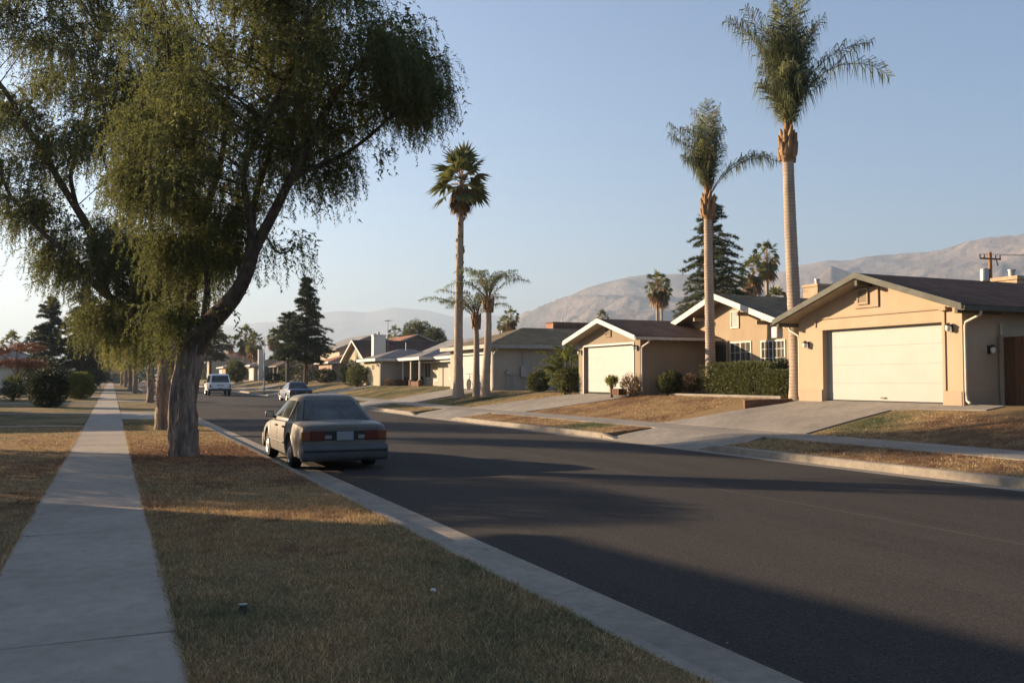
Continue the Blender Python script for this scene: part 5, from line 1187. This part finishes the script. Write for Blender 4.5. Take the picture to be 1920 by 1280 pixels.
# ------------------------------------------------------------------ vehicles
def car(label, cat, name, loc, rz, paint, st, gh, ax, wr, tail, bump=(.20, .50), plate_z=.66, wheelcap='hubcap', trim=True, mirrors=True, doors=True, group=None, rear_dark=False):
    """local frame: +y is forwards, z=0 the road. st: stations (y, bottom, shoulder, half width); gh: greenhouse dict"""
    root = thing(name, label, cat, loc, rz, group); st = np.array(st, float)
    yy = np.unique(np.concatenate([np.linspace(st[0, 0], st[-1, 0], 46), st[:, 0]])); Z0, Z1, Wd = (np.interp(yy, st[:, 0], st[:, i]) for i in (1, 2, 3))
    b = MB(); n = 0; ra, zc = wr * 1.2, wr * 1.03           # wheel arches run right through the underside
    ya = list(yy)
    for a in ax:
        ya = [y for y in ya if abs(y - a) > ra + .012]; ya += [a + ra * math.cos(math.pi * k / 14) for k in range(15)] + [a - ra - .006, a + ra + .006]
    ya = np.array(sorted(ya)); Z0a, Z1a, Wda = (np.interp(ya, st[:, 0], st[:, i]) for i in (1, 2, 3))
    for y, zb, zs, w in zip(ya, Z0a, Z1a, Wda):
        hh = zs - zb; px_, pz_ = [.955, .985, 1, .988, .955], [zb + .05, zb + hh * .26, zb + hh * .52, zb + hh * .76, zs - .045]
        near = min(abs(y - a) for a in ax)
        if near <= ra + 1e-6:
            z2 = max(zb, zc + math.sqrt(max(0, ra * ra - near * near))); fl = lambda z: w * float(np.interp(z, pz_, px_)) + .012
            lv = [z2, z2 + .012] + [z2 + (zs - .045 - z2) * q for q in (.3, .55, .8)]; h = [(fl(z2) - .03, z2)] + [(fl(z), z) for z in lv[1:2]] + [(w * float(np.interp(z, pz_, px_)), z) for z in lv[2:]] + [(w * .955, zs - .045), (w * .90, zs - .008), (w * .72, zs + .010), (w * .36, zs + .020)]
        else:
            h = [(w * .78, zb), (w * .955, zb + .05), (w * .985, zb + hh * .26), (w, zb + hh * .52), (w * .988, zb + hh * .76), (w * .955, zs - .045), (w * .90, zs - .008), (w * .72, zs + .010), (w * .36, zs + .020)]
        ring = [(x, y, z) for x, z in h] + [(0, y, zs + .024)] + [(-x, y, z) for x, z in h[::-1]]; n = len(ring); b.v += ring
    m = len(ya)
    for i in range(m - 1):
        for k in range(n): b.f.append((i * n + k, i * n + (k + 1) % n, (i + 1) * n + (k + 1) % n, (i + 1) * n + k)); b.m.append(0)
    b.f.append(tuple(range(n))); b.f.append(tuple(range((m - 1) * n, m * n))[::-1]); b.m += [0, 0]
    body = b.build('body', paint, root, normals=True)
    smooth_mesh(body.data, 32)
    # the arches were cut right through: close the middle with the floor pan
    f = MB(); f.box(-Wd.max() * .70, Wd.max() * .70, yy[0] + .25, yy[-1] - .3, Z0.min() + .03, float(Z1.min()) - .08); f.build('floor_pan', M['black_trim'], root)
    # greenhouse
    wb, wt, z0, z1 = gh['wb'], gh['wt'], gh['z0'], gh['z1']; rb, rt, fb, ft = gh['rb'], gh['rt'], gh['fb'], gh['ft']
    lerp = lambda a, c, u: a + (c - a) * u
    def ring(u, inset=0.0, zo=0.0):
        w, r, f_ = lerp(wb, wt, u) - inset, lerp(rb, rt, u) + inset, lerp(fb, ft, u) - inset; rc = .13; P = []
        for cx, cy, a0 in ((w - rc, r + rc, -90), (w - rc, f_ - rc, 0), (-w + rc, f_ - rc, 90), (-w + rc, r + rc, 180)):
            for k in range(6): a = R(a0 + 18 * k); P.append((cx + rc * math.cos(a), cy + rc * math.sin(a), lerp(z0, z1, u) + zo))
        return P
    g = MB(); rings = [ring(0, 0, -.05), ring(0), ring(.5), ring(.93), ring(1.0, .03, .012), ring(1.0, .10, .034), ring(1.0, .24, .052), ring(1.0, .40, .060)]; N = 24
    for r_ in rings: g.v += r_
    for i in range(len(rings) - 1):
        for k in range(N): g.f.append((i * N + k, i * N + (k + 1) % N, (i + 1) * N + (k + 1) % N, (i + 1) * N + k)); g.m.append(0)
    g.f.append(tuple(range((len(rings) - 1) * N, len(rings) * N))); g.m.append(0); g.build('cabin', paint, root, smooth=40)
    def pane(nm, pts, d, seal=True):
        P = [Vector(p) for p in pts]; nrm = (P[1] - P[0]).cross(P[-1] - P[0]).normalized()
        if nrm.dot(Vector(d)) < 0: nrm = -nrm
        ctr = sum(P, Vector()) / len(P); nn = len(P)
        if seal:
            s = MB(); Q = [ctr + (p - ctr) * 1.0 for p in P]
            s.add([p + nrm * .0045 for p in Q] + [p - nrm * .01 for p in Q], [tuple(range(nn)), tuple(range(2 * nn - 1, nn - 1, -1))] + [(i, (i + 1) % nn, nn + (i + 1) % nn, nn + i) for i in range(nn)])
            so = s.build('window_seal', M['black_trim'], root)
        gl = MB(); Q = [p + (ctr - p).normalized() * .022 for p in P]
        gl.add([p + nrm * .0075 for p in Q] + [p + nrm * .005 for p in Q], [tuple(range(nn)), tuple(range(2 * nn - 1, nn - 1, -1))] + [(i, (i + 1) % nn, nn + (i + 1) % nn, nn + i) for i in range(nn)])
        return gl.build(nm, M['car_glass'], root)
    w_at = lambda u: lerp(wb, wt, u); z_at = lambda u: lerp(z0, z1, u)
    ul, uh = .08, .86
    xr = lambda u: w_at(u) - .11
    pane('rear_window', [(-xr(ul), lerp(rb, rt, ul), z_at(ul)), (xr(ul), lerp(rb, rt, ul), z_at(ul)), (xr(uh), lerp(rb, rt, uh), z_at(uh)), (-xr(uh), lerp(rb, rt, uh), z_at(uh))], (0, -1, .3))
    pane('windscreen', [(-xr(ul), lerp(fb, ft, ul), z_at(ul)), (xr(ul), lerp(fb, ft, ul), z_at(ul)), (xr(uh), lerp(fb, ft, uh), z_at(uh)), (-xr(uh), lerp(fb, ft, uh), z_at(uh))], (0, 1, .3))
    for s in (-1, 1):
        side = lambda y, u: (s * w_at(u), y, z_at(u))
        F = lambda u: lerp(fb, ft, u) - .13; Rr = lambda u: lerp(rb, rt, u) + gh.get('cp', .22)
        edges = gh['pillars']                                      # y of the door pillars, front to back
        fr = F
        for i, e in enumerate(edges + [None]):
            lo = (lambda u: Rr(u)) if e is None else (lambda u, e=e: e + .028)
            a = [side(fr(ul), ul), side(lo(ul), ul), side(lo(uh), uh), side(fr(uh), uh)]
            if e is None and lo(uh) > fr(uh) - .05: a = [side(fr(ul), ul), side(lo(ul), ul), side(min(lo(uh), fr(uh) - .03), uh), side(fr(uh), uh)]
            pane('side_window', a, (s, 0, .3))
            if e is not None: fr = (lambda u, e=e: e - .028)
        W_ = float(np.interp(0, yy, Wd))
        if doors:
            for k, (dy, nm) in enumerate(((edges[0] - .02, 'h'), (edges[1] - .02 if len(edges) > 1 else rb + .5, 'h'))):
                hb = MB(); zz = gh['z0'] - .13; ww = float(np.interp(dy, yy, Wd)); hb.box(s * (ww - .012), s * (ww + .022), dy + .06, dy + .21, zz, zz + .035); hb.build('door_handle', M['black_trim'], root, bevel=.006)
            for dy in [edges[0], (edges[1] - .12 if len(edges) > 1 else rb + .4), fb - .05]:
                P = []; q = MB()
                for k in range(8):
                    zz = lerp(.28, gh['z0'] - .01, k / 7); hh = gh['z0'] - .24; ww = float(np.interp(dy, yy, Wd)); v = (zz - float(np.interp(dy, yy, Z0))) / (float(np.interp(dy, yy, Z1)) - float(np.interp(dy, yy, Z0)))
                    x = ww * float(np.interp(v, [0, .1, .26, .52, .76, .95, 1], [.80, .955, .985, 1, .988, .955, .90])) + .001; P.append((s * x, dy, zz))
                V, Fq = tube_np(np.array(P), np.full(8, .004), 5); q.add(V, Fq.tolist()); q.build('door_seam', M['black_trim'], root)
        if trim:
            t_ = MB(); zz = .46; ys_ = np.linspace(ax[0] + wr * 1.25, ax[1] - wr * 1.25, 8)
            P = np.array([(s * (float(np.interp(y, yy, Wd)) + .004), y, zz) for y in ys_]); V, Fq = tube_np(P, np.full(8, .018), 6); t_.add(V, Fq.tolist()); t_.build('side_moulding', M['bumper'], root)
        if mirrors:
            q = MB(); yM = fb - .22; x0 = wb + .02; q.box(s * x0, s * (x0 + .17), yM - .05, yM + .05, gh['z0'] + .02, gh['z0'] + .15); mo = q.build('mirror', M['black_trim'], root, bevel=.025, smooth=50)
            q = MB(); q.box(s * (x0 + .02), s * (x0 + .15), yM - .054, yM - .051, gh['z0'] + .04, gh['z0'] + .13); q.build('mirror_glass', M['mirror_face'], mo)
            q = MB(); q.box(s * (wb - .03), s * (x0 + .02), yM - .02, yM + .03, gh['z0'] + .0, gh['z0'] + .05); q.build('mirror_arm', M['black_trim'], mo)
        for y in ax:
            ww = float(np.interp(y, yy, Wd)) - .02; tw = .20
            t_ = MB(); t_.lathe([(wr * .62, -tw / 2), (wr * .93, -tw / 2), (wr * .99, -tw / 2 + .03), (wr, -tw / 2 + .06), (wr, tw / 2 - .06), (wr * .99, tw / 2 - .03), (wr * .93, tw / 2), (wr * .62, tw / 2)], (0, 0, 0), 32, 'x')
            wh = bpy.data.objects.new('wheel', None); link(wh, root); wh.location = (s * (ww - tw / 2), y, wr)
            t_.build('tyre', M['rubber'], wh, smooth=40)
            t_ = MB(); o = s * tw / 2; c = s
            t_.lathe([(wr * .64, o - c * .004), (wr * .62, o + c * .012), (wr * .55, o + c * .0), (wr * .50, o - c * .012), (wr * .30, o + c * .004), (wr * .16, o + c * .024), (.01, o + c * .028)], (0, 0, 0), 28, 'x')
            for k in range(10):
                a = k * math.pi / 5; cy, cz = wr * .42 * math.cos(a), wr * .42 * math.sin(a); t_.box(min(o - c * .01, o + c * .006), max(o - c * .01, o + c * .006), cy - .018, cy + .018, cz - .018, cz + .018)
            t_.build('rim', M[wheelcap], wh, smooth=40)
    # rear end
    yr, wr_ = yy[0], Wd[0]; z_lo, z_hi = tail['z']
    if tail.get('panel', True):
        q = MB(); q.box(-tail['in'], tail['in'], yr - .014, yr + .05, z_lo + .01, z_hi - .01); q.build('tail_panel', M['black_trim'], root, bevel=.006)
    for s in (-1, 1):
        i_, o_, mdl = tail['in'], tail['out'], tail['mid']
        q = MB(); q.box(s * i_, s * mdl, yr - .022, yr + .05, z_lo, z_hi); tl = q.build('tail_light', M['red_lens'], root, bevel=.012)
        if tail.get('amber', True):
            q = MB(); q.box(s * (mdl + .003), s * o_, yr - .020, yr + .14, z_lo, z_hi); q.build('indicator_lens', M['amber_lens'], tl, bevel=.02)
        q = MB(); q.box(s * (i_ - .13), s * (i_ - .005), yr - .020, yr + .04, z_lo + .03, z_lo + .10); q.build('reversing_lens', M['clear_lens'], tl, bevel=.008)
        hl = MB(); yf, wf = yy[-1], Wd[-1]; zf = float(Z1[-1]); hl.box(s * wf * .45, s * wf * .98, yf - .05, yf + .015, zf - .20, zf - .05); hl.build('headlight', M['clear_lens'], root, bevel=.01)
    q = MB(); q.box(-.155, .155, yr - .030, yr - .018, plate_z - .08, plate_z + .08); pl = q.build('license_plate', M['plate'], root, bevel=.006)
    q = MB(); q.box(-.165, .165, yr - .024, yr - .016, plate_z - .09, plate_z + .09); q.build('plate_frame', M['bumper'], pl, bevel=.005)
    for nm, yE, sg, wE in (('rear_bumper', yr, -1, Wd[1] + .03), ('front_bumper', yy[-1], 1, Wd[-2] + .03)):
        q = MB(); z0_, z1_ = bump; prof = [(yE + sg * .02, z0_), (yE + sg * .085, z0_ + .05), (yE + sg * .115, z0_ + (z1_ - z0_) * .45), (yE + sg * .115, z1_ - .07), (yE + sg * .08, z1_), (yE - sg * .06, z1_), (yE - sg * .06, z0_)]
        q.prism(prof, -wE * .97, wE * .97, 'x')
        for s in (-1, 1): q.box(s * wE * .955, s * (wE * .97 + .012), yE - sg * (.34 if sg < 0 else .16), yE + sg * .06, z0_ + .05, z1_ - .02)
        bo = q.build(nm, M['bumper'], root, bevel=.02, bseg=3, smooth=40)
        q = MB(); q.box(-wE * .93, wE * .93, yE + sg * .114, yE + sg * .122, z1_ - .13, z1_ - .09); q.build('bumper_strip', M['black_trim'], bo)
    q = MB(); q.tube([(-.45, yr + .35, .24), (-.45, yr - .06, .22)], .025, 8); q.build('exhaust', M['metal_dark'], root, smooth=40)
    if gh.get('lid'):
        q = MB(); lx = wr_ * .80; y1 = gh['rb'] - .03
        P = [(-lx, yr - .003, z_hi + .03), (-lx, yr + .05, float(np.interp(yr + .05, yy, Z1)) + .009), (-lx, y1, float(np.interp(y1, yy, Z1)) + .012)]
        for s in (-1, 1): V, Fq = tube_np(np.array([(s * -x, y, z) for x, y, z in P]), np.full(3, .005), 5); q.add(V, Fq.tolist())
        q.build('boot_seam', M['black_trim'], root)
    return root
sed_st = [(-2.34, .30, .80, .760), (-2.30, .27, .845, .800), (-2.22, .25, .868, .822), (-2.0, .22, .892, .840), (-1.62, .20, .912, .848), (-.6, .19, .900, .852), (.9, .19, .880, .850), (1.05, .19, .865, .848), (1.7, .20, .80, .835), (2.15, .23, .71, .805), (2.28, .28, .64, .76)]
sed_gh = dict(wb=.775, wt=.56, z0=.885, z1=1.355, rb=-1.66, rt=-.78, fb=1.08, ft=.20, pillars=[.06, -.78], lid=True, cp=.30)
sed_tail = {'z': (.575, .765), 'in': .38, 'mid': .64, 'out': .80}
car('dusty grey four door sedan parked at the near kerb, seen from behind', 'car', 'parked_car', (4.0, 19.13, .012), 0, M['paint_grey'], sed_st, sed_gh, (-1.28, 1.40), .305, sed_tail)
b2 = dict(sed_gh, rb=-1.55, rt=-.86)
car('blue sedan with a white plate parked at the far kerb', 'car', 'parked_car', (12.15, 66.4, rz(66.4) + .012), 0, M['paint_blue'], sed_st, b2, (-1.28, 1.40), .305, {'z': (.60, .76), 'in': .46, 'mid': .66, 'out': .79}, plate_z=.44)
suv_st = [(-2.42, .48, 1.10, .93), (-2.36, .44, 1.13, .965), (-1.5, .40, 1.14, .985), (.6, .40, 1.13, .985), (1.2, .40, 1.12, .98), (2.2, .42, 1.06, .95), (2.42, .48, .98, .90)]
suv_gh = dict(wb=.90, wt=.76, z0=1.12, z1=1.90, rb=-2.36, rt=-2.10, fb=1.25, ft=.55, pillars=[.25, -.85], cp=.22)
r = car('white pickup with camper top driving up the street', 'truck', 'pickup_truck', (8.95, 87.6, rz(87.6) + .05), 0, M['paint_white'], suv_st, suv_gh, (-1.5, 1.5), .39, {'z': (.72, .98), 'in': .80, 'mid': .90, 'out': .93, 'panel': False, 'amber': False}, bump=(.42, .64), plate_z=.60, trim=False)
q = MB(); q.box(-.30, -.05, -2.432, -2.424, .89, .95); q.box(.0, .28, -2.432, -2.424, .89, .95); q.build('tailgate_lettering', M['black_trim'], r)
car('dark sedan in the driveway half hidden by the round black bush', 'car', 'parked_car', (-5.3, 78, gz(-5.3, 78) + .03), R(90), M['paint_black'], sed_st, sed_gh, (-1.28, 1.40), .305, sed_tail)
k = car('far dark car crossing the end of the street', 'car', 'parked_car', (2.6, 246, rz(246) + .05), R(90), M['paint_black'], sed_st, sed_gh, (-1.28, 1.40), .305, sed_tail, doors=False)
car('far pale car parked at the end of the street', 'car', 'parked_car', (-3.8, 250, rz(246) + .1), R(90), M['paint_white'], sed_st, sed_gh, (-1.28, 1.40), .305, sed_tail, doors=False)

# ------------------------------------------------------------------ street furniture and small things
X, Y, _ = at_px(1860, 55, 0); u = thing('utility_pole', 'wooden utility pole with crossarm and transformer behind the tan roof', 'utility pole', (X, Y, 1.2))
b = MB(); b.tube([(0, 0, -.3), (0, 0, 8.25)], [.135, .105], 12); b.build('pole', M['pole_wood'], u, smooth=50)
b = MB(); a = np.array([.915, -.4035, 0]) * .92 + np.array([.4035, .915, 0]) * .3
for zz, l in ((7.85, .85),): b.tube([tuple(-a * l + [0, 0, zz]), tuple(a * l + [0, 0, zz])], .055, 4)
b.build('crossarm', M['pole_wood'], u)
b = MB()
for q in (-.8, -.45, .45, .8): b.lathe([(.03, 7.9), (.05, 7.95), (.03, 8.0), (.05, 8.05), (.02, 8.1)], tuple(a * q), 8)
b.tube([tuple(a * .5 + [0, 0, 7.8]), tuple(a * .62 + [0, 0, 7.45])], .04, 6); b.build('insulator', M['metal_dark'], u, smooth=40)
b = MB(); c = -RV * .36; b.lathe([(.20, 6.45), (.25, 6.5), (.25, 7.15), (.20, 7.25), (.05, 7.28)], tuple(c), 14); b.build('transformer', M['metal_grey'], u, smooth=40)
b = MB(); sag = lambda p, q: [tuple(np.array(p) * (1 - s) + np.array(q) * s - np.array([0, 0, 3.2 * s * (1 - s)])) for s in np.linspace(0, 1, 12)]
for q in (-.8, .8):
    s0 = a * q + [0, 0, 8.1]; b.tube(sag(s0, s0 + np.array([26, -30, 0])), .012, 4)
b.build('cable', M['metal_dark'], u)
u = thing('lamp_post', 'tall slim pale post at the far kerb beside the pickup', 'post', (14.55, 97, gz(14.55, 97)))
b = MB(); b.tube([(0, 0, -.2), (0, 0, 4.0)], [.085, .07], 10); b.build('pole', M['trim_pale'], u, smooth=50)
b = MB(); b.tube([(0, 0, 3.99), (0, 0, 5.55)], [.04, .03], 8); b.lathe([(.03, 5.54), (.05, 5.6), (.0, 5.64)], (0, 0, 0), 8); b.build('upper_pole', M['metal_grey'], u, smooth=50)
b = MB(); b.lathe([(.12, -.1), (.12, .2), (.09, .26)], (0, 0, 0), 10); b.build('base', M['metal_grey'], u, smooth=40)
u = thing('sign_post', 'thin bare metal post rising behind the blue car', 'post', (14.9, 86, gz(14.9, 86))); b = MB(); b.tube([(0, 0, -.2), (0, 0, 2.6)], .035, 8); b.build('pole', M['trim_pale'], u, smooth=50); b = MB(); b.lathe([(.05, 2.598), (.05, 2.66), (.0, 2.7)], (0, 0, 0), 8); b.build('cap', M['metal_grey'], u)
u = thing('marker_post', 'short white post beside the far sidewalk', 'post', (-1.35, 128, gz(-1.35, 128))); b = MB(); b.box(-.11, .11, -.08, .08, -.1, 1.0); b.build('post', M['white_wall'], u, bevel=.02); b = MB(); b.box(-.16, .16, -.13, .13, 1.002, 1.08); b.build('cap', M['metal_dark'], u, bevel=.02)
# brick edging, garden edging, planter block by the garage
u = thing('brick_edging', 'low brown brick edging beside the tan house driveway', 'edging'); b = MB()
p0, p1 = np.array([18.55, 23.65]), np.array([19.95, 23.02]); d = (p1 - p0) / np.linalg.norm(p1 - p0); nn = np.array([-d[1], d[0]]) * .11
for k in range(3): 
    za, zb = gz(*p0) - .1 + k * .0, gz(*p1) - .1
q = [p0 - nn, p1 - nn, p1 + nn, p0 + nn]; zz = [gz(*p0), gz(*p1), gz(*p1), gz(*p0)]
b.add([(x, y, z - .2) for (x, y), z in zip(q, zz)] + [(x, y, 1.06 + .05 * (i in (1, 2))) for i, ((x, y), z) in enumerate(zip(q, zz))], [(0, 3, 2, 1), (4, 5, 6, 7), (0, 1, 5, 4), (1, 2, 6, 5), (2, 3, 7, 6), (3, 0, 4, 7)])
b.build('brickwork', M['brick_dark'], u, bevel=.01)
u = thing('garden_edging', 'pale concrete edging along the hedge bed', 'edging'); b = MB(); b.box(20.75, 20.87, 24.5, 32.0, 1.0, 1.16); b.build('block', M['drive'], u, bevel=.015)
u = thing('planter_box', 'low dark box by the white garage door', 'planter', (19.5, 33.05, 1.06)); b = MB(); b.box(-.2, .2, -.28, .28, 0, .26); b.build('box', M['fence_wood'], u, bevel=.01); b = MB(); b.box(-.17, .17, -.25, .25, .262, .275); b.build('soil', M['metal_dark'], u)
u = thing('crumpled_paper', 'small white scrap of paper lying on the grass', 'litter', (2.2, 6.42, .17)); b = MB(); bm_ = bmesh.new(); bmesh.ops.create_icosphere(bm_, subdivisions=2, radius=.022)
for v in bm_.verts: v.co *= 1 + .5 * noise.noise(v.co * 60); v.co.z *= .6
b.add([tuple(v.co) for v in bm_.verts], [[v.index for v in f.verts] for f in bm_.faces]); bm_.free(); b.build('paper', M['white_paper'], u)
u = thing('sprinkler_head', 'small black sprinkler head with pale ring in the grass', 'sprinkler', (.83, 6.34, .145)); b = MB(); b.lathe([(.028, -.05), (.028, .05), (.022, .06), (.022, .070)], (0, 0, 0), 14); b.build('riser', M['black_trim'], u, smooth=40); b = MB(); b.lathe([(.026, .0705), (.029, .073), (.029, .077), (.016, .080)], (0, 0, 0), 14); b.build('cap', M['metal_grey'], u, smooth=40)

# ------------------------------------------------------------------ air
HAZE_D = 2.25e-4
b = MB(); b.box(-11500, 11500, -11500, 11500, -8, 760)
t = NT('haze_air'); v = t.n('VolumePrincipled'); v.inputs['Color'].default_value = (.385, .478, .60, 1); v.inputs['Density'].default_value = HAZE_D; v.inputs['Anisotropy'].default_value = .32
t.l(v.outputs[0], t.out.inputs['Volume'])
tag(b.build('haze', t.m), kind='stuff')
